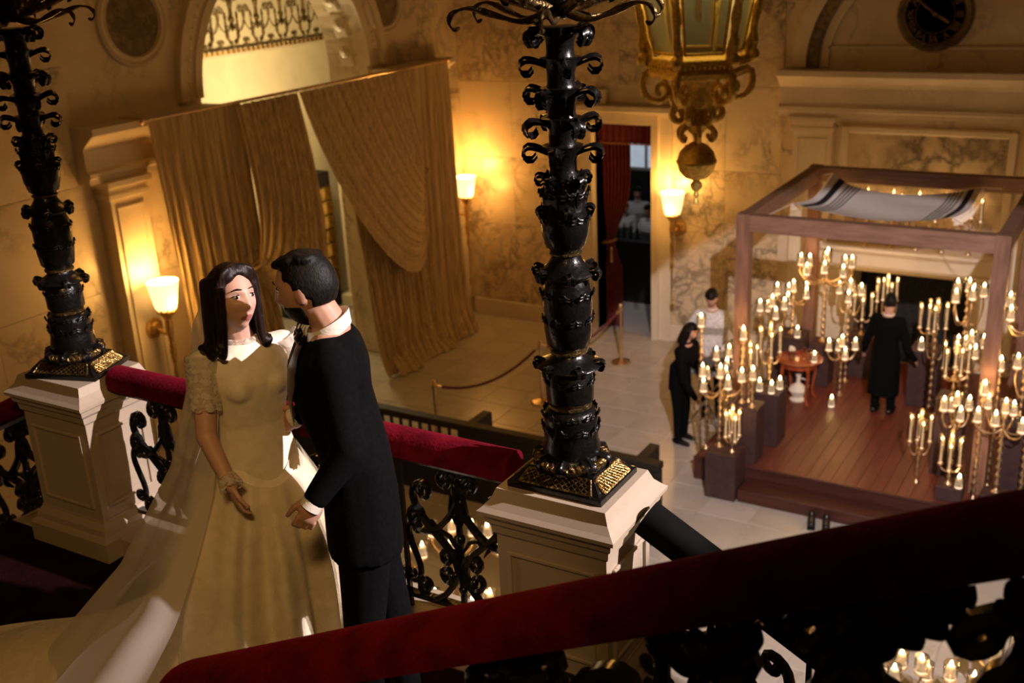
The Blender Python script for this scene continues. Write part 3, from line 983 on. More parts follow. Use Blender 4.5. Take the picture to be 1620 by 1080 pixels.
    br.tube(pts, [.020 - .008 * k / 21 for k in range(22)], 8)
    br_me = br.mesh('branch', M['darkgilt'], True)
    sp = MB()
    pts = spline([(.03, 0, 1.735), (.12, 0, 1.715), (.20, 0, 1.735), (.29, 0, 1.765), (.345, 0, 1.755), (.36, 0, 1.725), (.345, 0, 1.705), (.328, 0, 1.712)], 26)
    sp.tube(pts, [.012 + .003 * sin(k * .9) - .0003 * k for k in range(26)], 8)
    sp_me = sp.mesh('spray', M['darkgilt'], True)
    cupm = MB().lathe([(.0, 2.06), (.03, 2.07), (.05, 2.10), (.055, 2.13), (.03, 2.14), (.022, 2.3), (0, 2.3)], 14, (.40, 0, 0)).mesh('lamp_cup', M['darkgilt'], True)
    for k in range(6):
        a = 2 * pi * k / 6 + .35
        b = place('branch', br_me, s, (0, 0, -.10), rz=a)
        place('lamp_cup', cupm, b)
        for q in range(3):
            t = .3 + .25 * q
            p = Vector((.10 + .09 * q, 0, 1.775 + .03 * q))
            place('leaf', arm_leaf, b, mat=Matrix.Translation(p) @ Matrix.Rotation(-.3, 4, 'Y') @ Matrix.Scale(.8, 4))
        place('spray', sp_me, s, (0, 0, -.10), rz=a + .52)
    return s
s1 = make_standard((PM[0], PM[1], LZ + PH + .085), 'black bronze leafy lamp standard on the pedestal right of the groom')
copy_tree(s1, (PL[0], PL[1], LZ + PH + .085), .3, 'black bronze leafy lamp standard at the left edge, behind the bride')

# ================================================================== iron balustrades with velvet rails
def clothoid(kind, n=44, turns=1.2, p=1.7):
    """scroll in its own plane, chord along +X from (0,0) to (1,0); C or S"""
    xs, ys, h = [0.0], [0.0], 0.0
    N_ = 400
    A = turns * 2 * pi * (p + 1)
    for k in range(N_):
        s = (k + .5) / N_ * 2 - 1
        kap = A * abs(s) ** p * (1 if (kind == 'C' or s > 0) else -1)
        if kind == 'C': kap += .9
        h += kap * 2 / N_
        xs.append(xs[-1] + cos(h) * 2 / N_); ys.append(ys[-1] + sin(h) * 2 / N_)
    # sample more finely near the curled ends
    idx = [int(round(N_ * (.5 - .5 * cos(pi * k / (n - 1))))) for k in range(n)]
    q = [Vector((xs[i], ys[i])) for i in idx]
    a, b = q[0], q[-1]
    d = b - a
    L2 = d.dot(d)
    return [Vector(((v - a).dot(d) / L2, (v - a).cross(d) / -L2)) if False else Vector(((v - a).dot(d) / L2, (d.x * (v - a).y - d.y * (v - a).x) / L2)) for v in q]
SC, SS = clothoid('C'), clothoid('S')

def scroll_pts(base, a, b, flip=1):
    a, b = Vector(a), Vector(b)
    d = b - a
    nrm = Vector((-d.y, d.x)) * flip
    return [a + d * p.x + nrm * p.y for p in base]

def iron_panel(parent, origin, ux, slope, scale_h, W, mat, bar=.011, gilt=False):
    """one bay of scrollwork: parts are placed under parent; u runs along ux, v is up"""
    def pt(u, v, d=0.0):
        return Vector((origin[0] + ux[0] * u * W - ux[1] * d, origin[1] + ux[1] * u * W + ux[0] * d, origin[2] + v * scale_h + slope * u * W))
    nrm = Vector((-ux[1], ux[0], 0))
    asp = scale_h / W
    def sweep(name, pts2, r=bar, taper=True, mt=mat):
        n = len(pts2)
        rr = [r * (.75 + .6 * sin(pi * k / (n - 1))) if taper else r for k in range(n)]
        return MB().tube([pt(p[0], p[1]) for p in pts2], rr, 6, up=nrm, asp=1.35).build(name, mt, parent, True)
    def ball(u, v, r=.022, mt=mat):
        c = pt(u, v)
        return MB().ell(c, (r, r, r), None, 10, 7).build('boss', mt, parent, True)
    for s in (-1, 1):
        c = .5
        X = lambda u: c + s * u
        sweep('scroll', scroll_pts(SS, (X(.10), .20), (X(.33), .80), s))
        sweep('scroll', scroll_pts(SC, (X(.09), .94), (X(.40), .60), s))
        sweep('scroll', scroll_pts(SC, (X(.36), .06), (X(.12), .36), -s))
        sweep('scroll', scroll_pts(SS, (X(.44), .12), (X(.40), .52), s), bar * .8)
        sweep('tendril', [(X(.02), .40), (X(.09), .50), (X(.16), .52), (X(.20), .47), (X(.17), .44)], bar * .7)
        sweep('tendril', [(X(.02), .60), (X(.07), .70), (X(.05), .80), (X(.02), .86)], bar * .7)
        ball(X(.10), .20); ball(X(.36), .08); ball(X(.33), .80); ball(X(.40), .60, .018)
        # leaf along the scroll
        lf = MB()
        b0 = pt(X(.20), .50); 
        def fl(u, v, s=s):
            w = .030 * sin(pi * min(1, v * .95 + .05)) * (1 - .3 * abs(sin(3 * pi * v)))
            p = pt(X(.19 + .13 * v), .40 + .26 * v - .1 * v * v)
            return p + nrm * (.012 + .022 * sin(pi * v)) + Vector((0, 0, (u - .5) * 2 * w)) 
        lf.grid(fl, 5, 9)
        lf.grid(lambda u, v: fl(u, v) - nrm * .006, 5, 9)
        lf.build('leaf', M['darkgilt'] if gilt else mat, parent, True)
    sweep('stem', [(.5, .02), (.5, .45), (.5, .98)], bar * 1.1, False)
    ball(.5, .5, .026); ball(.5, .12, .02); ball(.5, .9, .02)

def handrail(parent, p0, p1, w, h, end0=False, end1=False, name='handrail', mat=None):
    """padded velvet rail, rounded top, from p0 to p1 (centre of the underside)"""
    p0, p1 = Vector(p0), Vector(p1)
    d = (p1 - p0).normalized()
    side = Vector((d.y, -d.x, 0)).normalized()
    up = side.cross(d).normalized()
    if up.z < 0: up = -up
    prof = []
    for k in range(11):
        a = pi * k / 10
        prof.append((w / 2 * cos(a) * (1 if abs(cos(a)) > .2 else 1), h * .45 + h * .55 * sin(a) ** .8))
    prof += [(-w / 2 * .92, h * .1), (-w / 2 * .6, 0), (w / 2 * .6, 0), (w / 2 * .92, h * .1)]
    L = (p1 - p0).length
    st = [(0, 1)] if not end0 else [(-w * .5 * cos(t), max(.05, sin(t))) for t in [0.05, .4, .8, 1.2]] + [(0, 1)]
    st += [(L * k / 24, 1) for k in range(1, 24)] + [(L, 1)]
    if end1: st += [(L + w * .5 * cos(t), max(.05, sin(t))) for t in [1.2, .8, .4, .05]]
    vs, fs = [], []
    m = len(prof)
    cz = h * .5
    for (l, s) in st:
        c = p0 + d * l
        for (a, b) in prof:
            vs.append(c + side * (a * s) + up * (cz + (b - cz) * s))
    for k in range(len(st) - 1):
        for i in range(m):
            j = (i + 1) % m
            fs.append((k * m + i, k * m + j, k * m + m + j, k * m + m + i))
    fs += [tuple(range(m - 1, -1, -1)), tuple((len(st) - 1) * m + i for i in range(m))]
    return MB().add(vs, fs).build(name, mat or M['velvet'], parent, True, radians(50))

def flatbar(parent, p0, p1, w, h, mat, name='bottom_bar'):
    p0, p1 = Vector(p0), Vector(p1)
    d = (p1 - p0).normalized()
    side = Vector((d.y, -d.x, 0)).normalized() * (w / 2)
    up = Vector((0, 0, h / 2))
    vs = [p + a * side + b * up for p in (p0, p1) for (a, b) in ((-1, -1), (1, -1), (1, 1), (-1, 1))]
    fs = [(3, 2, 1, 0), (4, 5, 6, 7)] + [(i, (i + 1) % 4, 4 + (i + 1) % 4, 4 + i) for i in range(4)]
    return MB().add(vs, fs).build(name, mat, parent)

def balustrade(label, p0, p1, zr, nb, rail=(.13, .115), bar=.011, ends=(False, False), gilt=False, bottom=.17, railmat=None):
    """p0, p1: feet (x, y, z of the floor); zr: underside of the rail above the floor"""
    r = thing('iron_balustrade', label, 'balustrade', p0)
    q0, q1 = Vector((0, 0, 0)), Vector(p1) - Vector(p0)
    L = Vector((q1.x, q1.y, 0)).length
    ux = (q1.x / L, q1.y / L)
    slope = q1.z / L
    up = Vector((0, 0, 1))
    handrail(r, q0 + up * zr, q1 + up * zr, rail[0], rail[1], *ends, mat=railmat)
    flatbar(r, q0 + up * bottom, q1 + up * bottom, .035, .022, M['iron'])
    flatbar(r, q0 + up * (zr - .012), q1 + up * (zr - .012), .04, .022, M['iron'], 'top_bar')
    W = L / nb
    for k in range(nb):
        o = (ux[0] * W * k, ux[1] * W * k, bottom + .01 + slope * W * k)
        iron_panel(r, o, ux, slope, zr - bottom - .03, W, M['iron'], bar, gilt)
        if k:
            flatbar(r, Vector(o) - up * (bottom if bottom < .12 else .08), Vector(o) + up * (zr - bottom - .02) + Vector((ux[0], ux[1], 0)) * .001, .02, .001, M['iron'], 'post') if False else MB().boxr((o[0] - .009, o[1] - .009, o[2] - .08), (o[0] + .009, o[1] + .009, o[2] + zr - bottom - .03)).build('post', M['iron'], r)
    return r
balustrade('iron scroll balustrade with crimson velvet rail behind the couple, between the pedestals', (-4.145, 3.19, LZ), (-1.955, 3.19, LZ), .82, 4, (.135, .115), .0115)
balustrade('iron scroll balustrade with crimson velvet rail descending at the far left edge', (-4.645, 3.19, LZ - .10), (-9.0, 3.19, LZ - .10 - 4.355 * .47), .77, 6, (.135, .115), .0145)
balustrade('dark balustrade descending to the right from the pedestal under the lamp standard', (-1.44, 3.19, LZ - .075), (3.6, 3.19, LZ - .06 - 5.07 * .55), .82, 8, (.135, .115), .0145, railmat=M['blackrail'])
# ---- near balustrade of the upper flight (foreground)
NB = balustrade('dark balustrade with broad crimson rail rising to the right in the foreground', (-2.20, 1.76, 3.74), (1.45, 1.76, 3.74 + 3.65 * .489), .745, 5, (.18, .108), .019, (True, False), True, bottom=.14)
def spine_leaf(pts, W, lobes=6, side=1.0, mat=None, lift=.03):
    """flat acanthus leaf in the plane of the railing along a curved spine (x, z), lobed edges, hollowed face"""
    P = spline([(p[0], 0, p[1]) for p in pts], 40)
    def fn(u, v, back=0):
        k = min(int(v * 39), 38); w = v * 39 - k
        p = P[k].lerp(P[k + 1], w); t = (P[k + 1] - P[k]).normalized()
        n = Vector((-t.z, 0, t.x))
        env = W * (sin(pi * min(1, v * .93 + .05)) ** .7)
        lob = .62 + .38 * abs(sin(lobes * pi * v + .3)) ** .7
        s_ = (u - .5) * 2
        q = p + n * (s_ * env * lob) + t * (abs(s_) * W * .35)
        return q + Vector((0, -lift * (1 - s_ * s_) * sin(pi * v) - back, 0))
    mb = MB().grid(lambda u, v: fn(u, v), 11, 70)
    mb.grid(lambda u, v: fn(u, v, .012), 11, 70)
    mb.tube([fn(.5, v / 24) + Vector((0, -.012, 0)) for v in range(25)], [.009 - .0002 * k for k in range(25)], 6)
    return mb.build('acanthus_leaf', mat or M['leafblack'], NB, True, None)
M['leafblack'] = plain('blackened_leaf_metal', (.035, .026, .014), .35, .7, .5, 20, .4, 60)
for (pts, W, lb) in (([(1.78, 1.44), (1.86, 1.56), (1.94, 1.64), (2.00, 1.69)], .075, 6), ([(1.66, 1.52), (1.60, 1.44), (1.52, 1.40), (1.44, 1.40)], .06, 5),
                     ([(2.06, 1.62), (2.12, 1.68), (2.22, 1.70), (2.32, 1.66)], .075, 6), ([(1.16, 1.12), (1.24, 1.20), (1.34, 1.24), (1.42, 1.24)], .06, 5),
                     ([(.98, .92), (.92, .86), (.84, .84), (.76, .86)], .05, 5), ([(2.50, 1.84), (2.62, 1.92), (2.76, 1.94), (2.88, 1.90)], .075, 6)):
    spine_leaf(pts, W, lb)

# ================================================================== string drapes under the arch
XD = -10.3
def pleat(u, n, amp, seed=0.0):
    return amp * (sin(2 * pi * n * u + seed) + .45 * sin(2 * pi * n * 2.7 * u + seed * 3 + 1) + .25 * sin(2 * pi * n * 6.1 * u + 2))
def drape_panel(name, parent, top, bot, n, amp, puddle=0.0, nv=26, nu=170, pinch=None):
    """top, bot: (Y0, Y1, z); hangs from top to bot; puddle pushes the hem out along +X"""
    def fn(u, v):
        y = lerp(lerp(top[0], top[1], u), lerp(bot[0], bot[1], u), v ** 1.3)
        z = lerp(top[2], bot[2], v)
        a = amp * (.35 + .65 * min(1, v * 3))
        x = XD + pleat(u, n, a, v * .6) + .05 * sin(pi * u) + puddle * max(0, v - .86) ** 1.5 * 14 * (1 + .3 * sin(9 * u))
        return (x, y + .02 * sin(5 * v + 20 * u), z)
    return MB().grid(fn, nu, nv).build(name, M['drape'], parent, True, None)
def swag(name, parent, y0, y1, zt, c1a, c2a, c1b, c2b, tie, n, amp):
    """strands run from the rod, sink into a bow and gather at the tie; a: outermost strand, b: innermost"""
    def fn(u, v):
        e = u ** .8
        t = Vector((0, lerp(y0, y1, u), zt))
        k1 = Vector((0, lerp(c1a[0], c1b[0], e), lerp(c1a[1], c1b[1], e)))
        k2 = Vector((0, lerp(c2a[0], c2b[0], e), lerp(c2a[1], c2b[1], e)))
        k = Vector((0, tie[0] + (u - .5) * .06, tie[1] + (u - .5) * .25))
        p = bez([t, k1, k2, k], v)
        x = XD + .08 + .30 * sin(pi * v) * (1 - .6 * u) + pleat(u, n, amp * (1 - .3 * v), v * 1.2)
        return (x, p.y, p.z)
    return MB().grid(fn, 150, 44).build(name, M['drape'], parent, True, None)
rod = thing('curtain_rod', 'thin brass rod spanning the arch above the gold drapes', 'curtain rod', (XD + .02, 8.9, 4.72))
MB().tube([(0, 0, 0), (0, 6.45, 0)], .022, 8).build('rod', M['brass'], rod, True)
for y in (0, 6.45):
    MB().ell((0, y, 0), (.04, .05, .04)).build('finial', M['brass'], rod, True)
for y in (.1, 6.35):
    MB().boxr((-.5, y - .02, -.02), (.02, y + .02, .02)).build('bracket', M['brass'], rod)
dl = thing('string_drape', 'gold string drape left of the gap, hanging behind the bride', 'curtain', (0, 0, 0), 0, 'gold string drapes under the arch')
drape_panel('outer_panel', dl, (8.98, 10.50, 4.70), (9.30, 10.75, .02), 10, .030, .1)
swag('swag', dl, 11.52, 10.36, 4.70, (11.65, 2.6), (11.35, .75), (10.40, 3.8), (10.40, 3.0), (10.40, 2.5), 8, .024)
drape_panel('tail', dl, (10.15, 10.62, 2.75), (10.2, 11.25, .02), 5, .03, .15)
MB().tube([(XD + .12 + .06 * sin(2 * pi * k / 12), 10.36 + .13 * cos(2 * pi * k / 12), 2.62 + .05 * cos(2 * pi * k / 12)) for k in range(12)], .018, 6, closed=True).build('tie', M['drape'], dl, True)
dr = thing('string_drape', 'gold string drape right of the gap, pulled into a low swag', 'curtain', (0, 0, 0), 0, 'gold string drapes under the arch')
drape_panel('outer_panel', dr, (14.05, 15.32, 4.70), (13.95, 15.55, .02), 9, .030, .22)
swag('swag', dr, 11.56, 14.15, 4.70, (12.05, 2.2), (14.25, .25), (14.15, 3.9), (14.2, 3.4), (14.25, 3.05), 12, .022)
drape_panel('tail', dr, (13.35, 14.2, 2.75), (13.1, 14.75, .02), 7, .035, .30)
drape_panel('under_panel', dr, (12.55, 13.6, 3.2), (12.95, 13.75, .02), 6, .03, .1)
MB().tube([(XD + .14 + .06 * sin(2 * pi * k / 12), 14.25 + .14 * cos(2 * pi * k / 12), 3.05 + .06 * cos(2 * pi * k / 12)) for k in range(12)], .018, 6, closed=True).build('tie', M['drape'], dr, True)

# scrolling relief on the frieze beyond the arch
for k in range(7):
    y = 13.7 + k * .62
    for sg in (-1, 1):
        for (a, b, fl) in (((.06, 5.08), (.28, 5.10), sg), ((.10, 5.30), (.22, 5.62), -sg), ((.05, 5.80), (.20, 5.92), sg)):
            MB().tube([(RX + .03, y + sg * p.x, p.y) for p in scroll_pts(SC, (a[0], a[1]), (b[0], b[1]), 1)], .010, 5).build('scrollwork', orn, fr, True)
    mb = MB()
    for sg in (-1, 1):
        mb.lathe([(.012, 5.14), (.02, 5.2), (.012, 5.24), (.012, 5.46), (.022, 5.49), (.005, 5.58)], 8, (RX + .03, y + sg * .17 + .31, 0))
    mb.build('relief_candle', orn, fr, True)
# ================================================================== wall sconces
shade_mat = plain('alabaster_glow', (.95, .80, .55), .5, 0, .05, 6, emis=(1.0, .62, .22), estr=2.6)
bulb_mat = plain('lamp_glow', (1, .9, .7), .5, 0, .02, 3, emis=(1, .78, .42), estr=14)
def sconce(loc, rz, label):
    """local +X points away from the wall; origin on the wall at the arm's height"""
    s = thing('wall_sconce', label, 'wall sconce', loc, rz, 'gilt wall sconces with white glass bowls')
    mb = MB().lathe([(.095, 0), (.09, .02), (.06, .03), (.05, .05), (.02, .06), (0, .06)], 18)
    mb.v = [(z, x, y) for (x, y, z) in mb.v]
    mb.build('backplate', M['gilt'], s, True)
    MB().tube(spline([(.05, 0, 0), (.12, 0, -.03), (.19, 0, -.01), (.20, 0, .05)], 14), .016, 8).build('arm', M['gilt'], s, True)
    st = MB()
    st.lathe([(0, -.95), (.012, -.94), (.02, -.90), (.016, -.86), (.007, -.84), (.007, -.45), (.018, -.43), (.022, -.38), (.012, -.33), (.024, -.25), (.03, -.18), (.02, -.1), (.03, -.03), (.036, .04), (.03, .10), (.045, .14), (.075, .17), (.085, .19), (.06, .20)], 14, (.20, 0, 0))
    st.build('stem', M['gilt'], s, True)
    for k in range(10):
        a = 2 * pi * k / 10
        MB().ell((.20 + .078 * cos(a), .078 * sin(a), .20), (.014, .014, .03), None, 8, 6).build('bead', M['gilt'], s, True)
    MB().lathe([(.05, .19), (.085, .20), (.10, .25), (.115, .34), (.13, .42), (.138, .45), (.132, .45), (.12, .40), (.10, .30), (.07, .215)], 24, (.20, 0, 0)).build('glass_bowl', shade_mat, s, True)
    MB().ell((.20, 0, .33), (.035, .035, .05), None, 10, 8).build('bulb', bulb_mat, s, True)
    lamp('sconce_light', 'POINT', (.20, 0, .50), 46, (1.0, .50, .12), .09, s)
    lamp('sconce_light', 'POINT', (.37, 0, .22), 16, (1.0, .50, .12), .09, s)
    s.scale = (1.42, 1.42, 1.42)
    return s
sconce((XW + .24, 8.80, 2.17), 0, 'lit gilt wall sconce on the pilaster left of the bride')
sconce((XW + .03, 15.92, 2.02), 0, 'lit gilt wall sconce right of the gold drapes')
sconce((-6.66, YW - .03, 1.98), -pi / 2, 'lit gilt wall sconce right of the dark doorway')

# ================================================================== hanging gilt lantern
def lantern(loc):
    g = thing('hanging_lantern', 'large gilt six-sided lantern with frosted panes hanging at the top', 'lantern', loc)
    # z = 0 at the lower frame
    def hexring(name, prof, mat='gold', seg=6):
        return MB().lathe(prof, seg, a0=pi / 6).build(name, M[mat], g)
    hexring('lower_frame', [(.30, -.16), (.46, -.15), (.47, -.11), (.44, -.08), (.45, -.03), (.43, 0), (.40, .01), (.38, 0)])
    hexring('upper_frame', [(.66, 1.20), (.70, 1.22), (.72, 1.30), (.68, 1.36), (.5, 1.42), (.3, 1.7), (.1, 1.9), (.05, 2.0)])
    pane_mat = plain('frosted_green_pane', (.34, .34, .22), .35, 0, .12, 3, alpha=.86)
    bead_me = MB().ell((0, 0, 0), (.014, .014, .018), None, 6, 5).mesh('bead', M['gold'], True)
    for k in range(6):
        a0, a1 = pi / 6 + k * pi / 3, pi / 6 + (k + 1) * pi / 3
        def C_(a, r, z): return Vector((r * cos(a), r * sin(a), z))
        def q(u, v):
            r = lerp(.39, .64, v); z = lerp(.02, 1.2, v)
            return C_(a0, r, z).lerp(C_(a1, r, z), u)
        mb = MB(); mb.add([q(.08, .02), q(.92, .02), q(.92, .98), q(.08, .98)], [(0, 1, 2, 3)])
        mb.build('glass_pane', pane_mat, g)
        # inner moulding of the pane
        for (a, b) in (((.09, .03), (.91, .03)), ((.91, .03), (.91, .98)), ((.91, .98), (.09, .98)), ((.09, .98), (.09, .03))):
            MB().tube([q(*a), q(*b)], .016, 6).build('pane_frame', M['gold'], g, True)
        # corner: pilaster strip, leaf scroll above, claw below
        pts = [C_(a0, lerp(.41, .67, t), lerp(-.02, 1.2, t)) for t in [i / 12 for i in range(13)]]
        MB().tube(pts, [.030 + .008 * sin(i * 2.1) for i in range(13)], 8).build('corner_strip', M['gold'], g, True)
        out = [C_(a0, r, z) for r, z in ((.44, .02), (.49, .08), (.48, .2), (.50, .38), (.55, .55), (.66, .72), (.80, .86), (.86, .98), (.82, 1.08), (.75, 1.06), (.76, 1.0))]
        MB().tube(spline(out, 30), [.024 + .020 * max(0, sin(i / 29 * pi)) + .006 * sin(i * 1.7) for i in range(30)], 8).build('corner_scroll', M['gold'], g, True)
        MB().ell(C_(a0, .49, .0), (.05, .05, .06), None, 10, 8).build('claw', M['gold'], g, True)
        # open scrolls under the frame
        sc = [C_(a0, r, z) for r, z in ((.46, -.12), (.48, -.20), (.46, -.30), (.38, -.36), (.29, -.35), (.25, -.28), (.29, -.22), (.35, -.24), (.35, -.29), (.32, -.30))]
        MB().tube(spline(sc, 34), [.034 - .014 * i / 33 for i in range(34)], 8).build('under_scroll', M['gold'], g, True)
        sc = [C_(a0, r, z) for r, z in ((.24, -.30), (.20, -.40), (.22, -.50), (.17, -.55), (.12, -.52), (.13, -.46), (.17, -.47))]
        MB().tube(spline(sc, 24), [.036 - .012 * i / 23 for i in range(24)], 8).build('under_scroll', M['gold'], g, True)
        sc = [C_(a0 + .5, r, z) for r, z in ((.07, -.58), (.12, -.60), (.17, -.64), (.17, -.70), (.13, -.72), (.12, -.68))]
        MB().tube(spline(sc, 18), [.026 - .010 * i / 17 for i in range(18)], 8).build('drop_leaf', M['gold'], g, True)
        for i in range(11):
            p = C_(a0, .455, -.055).lerp(C_(a1, .455, -.055), (i + .5) / 11)
            place('bead', bead_me, g, p)
    MB().lathe([(.30, -.16), (.14, -.20), (.11, -.28), (.12, -.38), (.08, -.44), (.09, -.52), (.12, -.58), (.08, -.64), (.035, -.68), (.03, -.74), (.06, -.76)], 18).build('core', M['gold'], g, True)
    b = MB().lathe([(.04, -.74), (.10, -.77), (.155, -.83), (.175, -.90), (.182, -.905), (.182, -.925), (.175, -.93), (.155, -1.0), (.10, -1.06), (.03, -1.085)], 24).build('ball', M['gold'], g, True)
    MB().lathe([(.02, -1.075), (.03, -1.09), (.055, -1.12), (.05, -1.16), (.02, -1.19), (.025, -1.22), (.012, -1.25), (.026, -1.28), (.02, -1.31), (0, -1.32)], 14).build('finial', M['gold'], g, True)
    MB().tube([(0, 0, 1.95), (0, 0, 4.2)], .02, 8).build('chain', M['gold'], g, True)
    MB().lathe([(.03, .3), (.03, .6), (.05, .62), (.04, .75), (0, .78)], 10).build('inner_lamp', M['brass'], g, True)
    lamp('lantern_light', 'POINT', (0, 0, .85), 22, (1, .80, .45), .06, g)
    return g
lantern((-3.62, 9.30, 5.47))

# ================================================================== wedding canopy on its platform
PZ = .32
plat = thing('wooden_platform', 'low red-brown plank platform carrying the wooden canopy', 'platform', (0, 0, 0))
MB().boxr((-4.58, 11.80, 0), (-.75, 16.0, PZ - .025)).build('frame', M['stepw'], plat)
pk = MB().box((0, 0, 0), (.148, 4.2, .025), bev=.003).mesh('plank', M['plank'])
for k in range(25):
    place('plank', pk, plat, (-4.505 + .1505 * k + .05, 13.90, PZ - .0125))
MB().boxr((-4.58, 11.78, PZ - .03), (-.75, 11.81, PZ), bev=.004).build('nosing', M['stepw'], plat)
MB().boxr((-3.88, 11.44, 0), (-.75, 11.79, .16), bev=.008).build('step', M['stepw'], plat)

can = thing('wooden_canopy', 'square wedding canopy of rough oak posts and beams on the platform', 'canopy', (0, 0, 0))
CX0, CX1, CY0, CY1, CT = -4.16, -1.33, 12.27, 15.25, 3.36
for (x, y) in ((CX0, CY0), (CX1, CY0), (CX0, CY1), (CX1, CY1)):
    MB().boxr((-.08, -.08, PZ), (.08, .08, CT), bev=.006).build('post', M['post'], can, loc=(x, y, 0))
MB().boxr((CX0 + .08, CY0 - .07, CT - .21), (CX1 - .08, CY0 + .07, CT - .01), bev=.006).build('beam', M['beam'], can)
MB().boxr((CX0 + .08, CY1 - .07, CT - .21), (CX1 - .08, CY1 + .07, CT - .01), bev=.006).build('beam', M['beam'], can)
MB().boxr((CX0 - .07, CY0 + .08, CT - .21), (CX0 + .07, CY1 - .08, CT - .01), bev=.006).build('beam', M['beam'], can)
MB().boxr((CX1 - .07, CY0 + .08, CT - .21), (CX1 + .07, CY1 - .08, CT - .01), bev=.006).build('beam', M['beam'], can)
# striped shawl slung beneath the beams
shawl_mats = [plain('white_wool_cloth', (.92, .88, .84), .85, 0, .05, 30, .2, 160), M['navy']]
sh = thing('prayer_shawl', 'white shawl with dark stripes at both ends slung under the canopy', 'shawl', (0, 0, 0))
def stripe(u):
    d = min(u, 1 - u)
    for (a, b) in ((.045, .085), (.115, .125), (.14, .150), (.165, .175), (.19, .20)):
        if a <= d <= b: return 1
    return 0
def shp(u, v):
    x = lerp(-3.93, -2.02, u) + .10 * (v - .5)
    y = lerp(13.55, 15.12, v) + .1 * (u - .5) * (v - .5)
    cw = (2 * u - 1) ** 2; cv = (2 * v - 1) ** 2
    z = 3.02 + .13 * cw * (.45 + .55 * cv) + .05 * cv + .012 * sin(9 * v + 5 * u)
    return (x, y, z + .12 * max(0, .12 - u) * v * 6)
mb = MB()
nu, nv = 201, 30
mb.grid(shp, nu, nv)
mb.m = [stripe(((k % (nu - 1)) + .5) / (nu - 1)) for k in range(len(mb.f))]
mb.build('cloth', shawl_mats, sh, True, None)
fm = MB()
for side in (0, 1):
    for k in range(40):
        p = Vector(shp(side, (k + .5) / 40)); s = -1 if side == 0 else 1
        fm.tube([p, p + Vector((s * .03, 0, -.03)), p + Vector((s * .035, .005, -.10))], .004, 4)
tag(fm.build('fringe', shawl_mats[0], sh), kind='stuff')
for (u, v, q) in ((0, 0, (CX0, CY0)), (1, 0, (CX1, CY0)), (0, 1, (CX0, CY1)), (1, 1, (CX1, CY1))):
    p = Vector(shp(u, v))
    d = Vector((q[0], q[1], CT - .16)) - p
    MB().tube([p, p + d * (1 - .085 / Vector((d.x, d.y, 0)).length)], .006, 5).build('cord', M['shirt'], sh)

# plinth boxes
def plinth(lo, hi, label):
    c = ((lo[0] + hi[0]) / 2, (lo[1] + hi[1]) / 2, lo[2])
    r = thing('plinth_box', label, 'box', c, 0, 'dark plinth boxes around the canopy')
    dx, dy, dz = (hi[0] - lo[0]) / 2, (hi[1] - lo[1]) / 2, hi[2] - lo[2]
    MB().boxr((-dx + .006, -dy + .006, 0), (dx - .006, dy - .006, dz - .02), bev=.005).build('body', M['plum'], r)
    MB().boxr((-dx, -dy, dz - .02), (dx, dy, dz), bev=.005).build('top', M['plum'], r)
    return r
plinth((-4.29, 11.40, 0), (-3.90, 11.77, .60), 'low dark box on the floor at the front left platform corner')
plinth((-4.14, 11.83, PZ), (-3.80, 12.16, 1.05), 'dark box in front of the front left canopy post')
plinth((-4.08, 12.42, PZ), (-3.72, 12.80, 1.03), 'dark box just behind the front left canopy post')
plinth((-4.42, 14.40, PZ), (-4.02, 14.85, 1.07), 'dark box left of the red table, by the back left post')
plinth((-3.98, 14.62, PZ), (-3.68, 14.95, .95), 'dark box behind the round red table')
plinth((-3.60, 15.15, PZ), (-3.22, 15.55, .92), 'dark box before the fireplace, left of the officiant')
plinth((-2.58, 14.42, PZ), (-2.20, 14.84, 1.12), 'dark box on the platform right of the officiant')
plinth((-1.72, 11.86, PZ), (-1.43, 12.14, .50), 'low dark box by the front right canopy post')
plinth((-1.90, 12.50, PZ), (-1.58, 12.86, 1.28), 'tall dark box behind the front right canopy post')
plinth((-1.15, 12.40, PZ), (-.82, 12.80, 1.20), 'tall dark box outside the front right canopy post')
plinth((-1.24, 11.85, PZ), (-.95, 12.12, .50), 'low dark box outside the front right post')

# ---- round red table with glasses
tb = thing('round_table', 'small round red wooden table with bowed legs on the platform', 'table', (-3.93, 14.02, PZ))
MB().lathe([(0, .60), (.30, .60), (.315, .61), (.315, .625), (.30, .63), (0, .63)], 36).build('table_top', M['mahog'], tb, True)
MB().lathe([(.24, .52), (.25, .60)], 24).build('apron', M['mahog'], tb, True)
for k in range(4):
    a = pi / 4 + k * pi / 2
    pts = [(r * cos(a), r * sin(a), z) for r, z in ((.22, .58), (.25, .50), (.25, .38), (.22, .20), (.22, .08), (.27, .012))]
    MB().tube(spline(pts, 14), [.028, .028, .027, .025, .022, .02, .018, .016, .015, .014, .014, .015, .016, .018], 8).build('leg', M['mahog'], tb, True)
gl = MB().lathe([(0, 0), (.035, .002), (.035, .006), (.006, .01), (.005, .07), (.03, .09), (.038, .12), (.034, .16), (.031, .16), (.034, .12), (.026, .094), (0, .085)], 16).mesh('bowl', M['glass'], True)
for (x, y, lb) in ((.08, -.02, 'wine glass on the red table, the left of two'), (.16, -.08, 'wine glass on the red table, the right of two')):
    g = thing('wine_glass', lb, 'glass', (-3.93 + x, 14.02 + y, PZ + .63), 0, 'wine glasses on the red table')
    place('bowl', gl, g)
urn = thing('silver_ewer', 'small white urn standing under the round red table', 'urn', (-3.93, 14.02, PZ))
MB().lathe([(0, 0), (.10, 0), (.11, .02), (.06, .05), (.10, .10), (.13, .16), (.10, .21), (.03, .26), (.025, .34), (.04, .38), (0, .39)], 20).build('body', M['shirt'], urn, True)
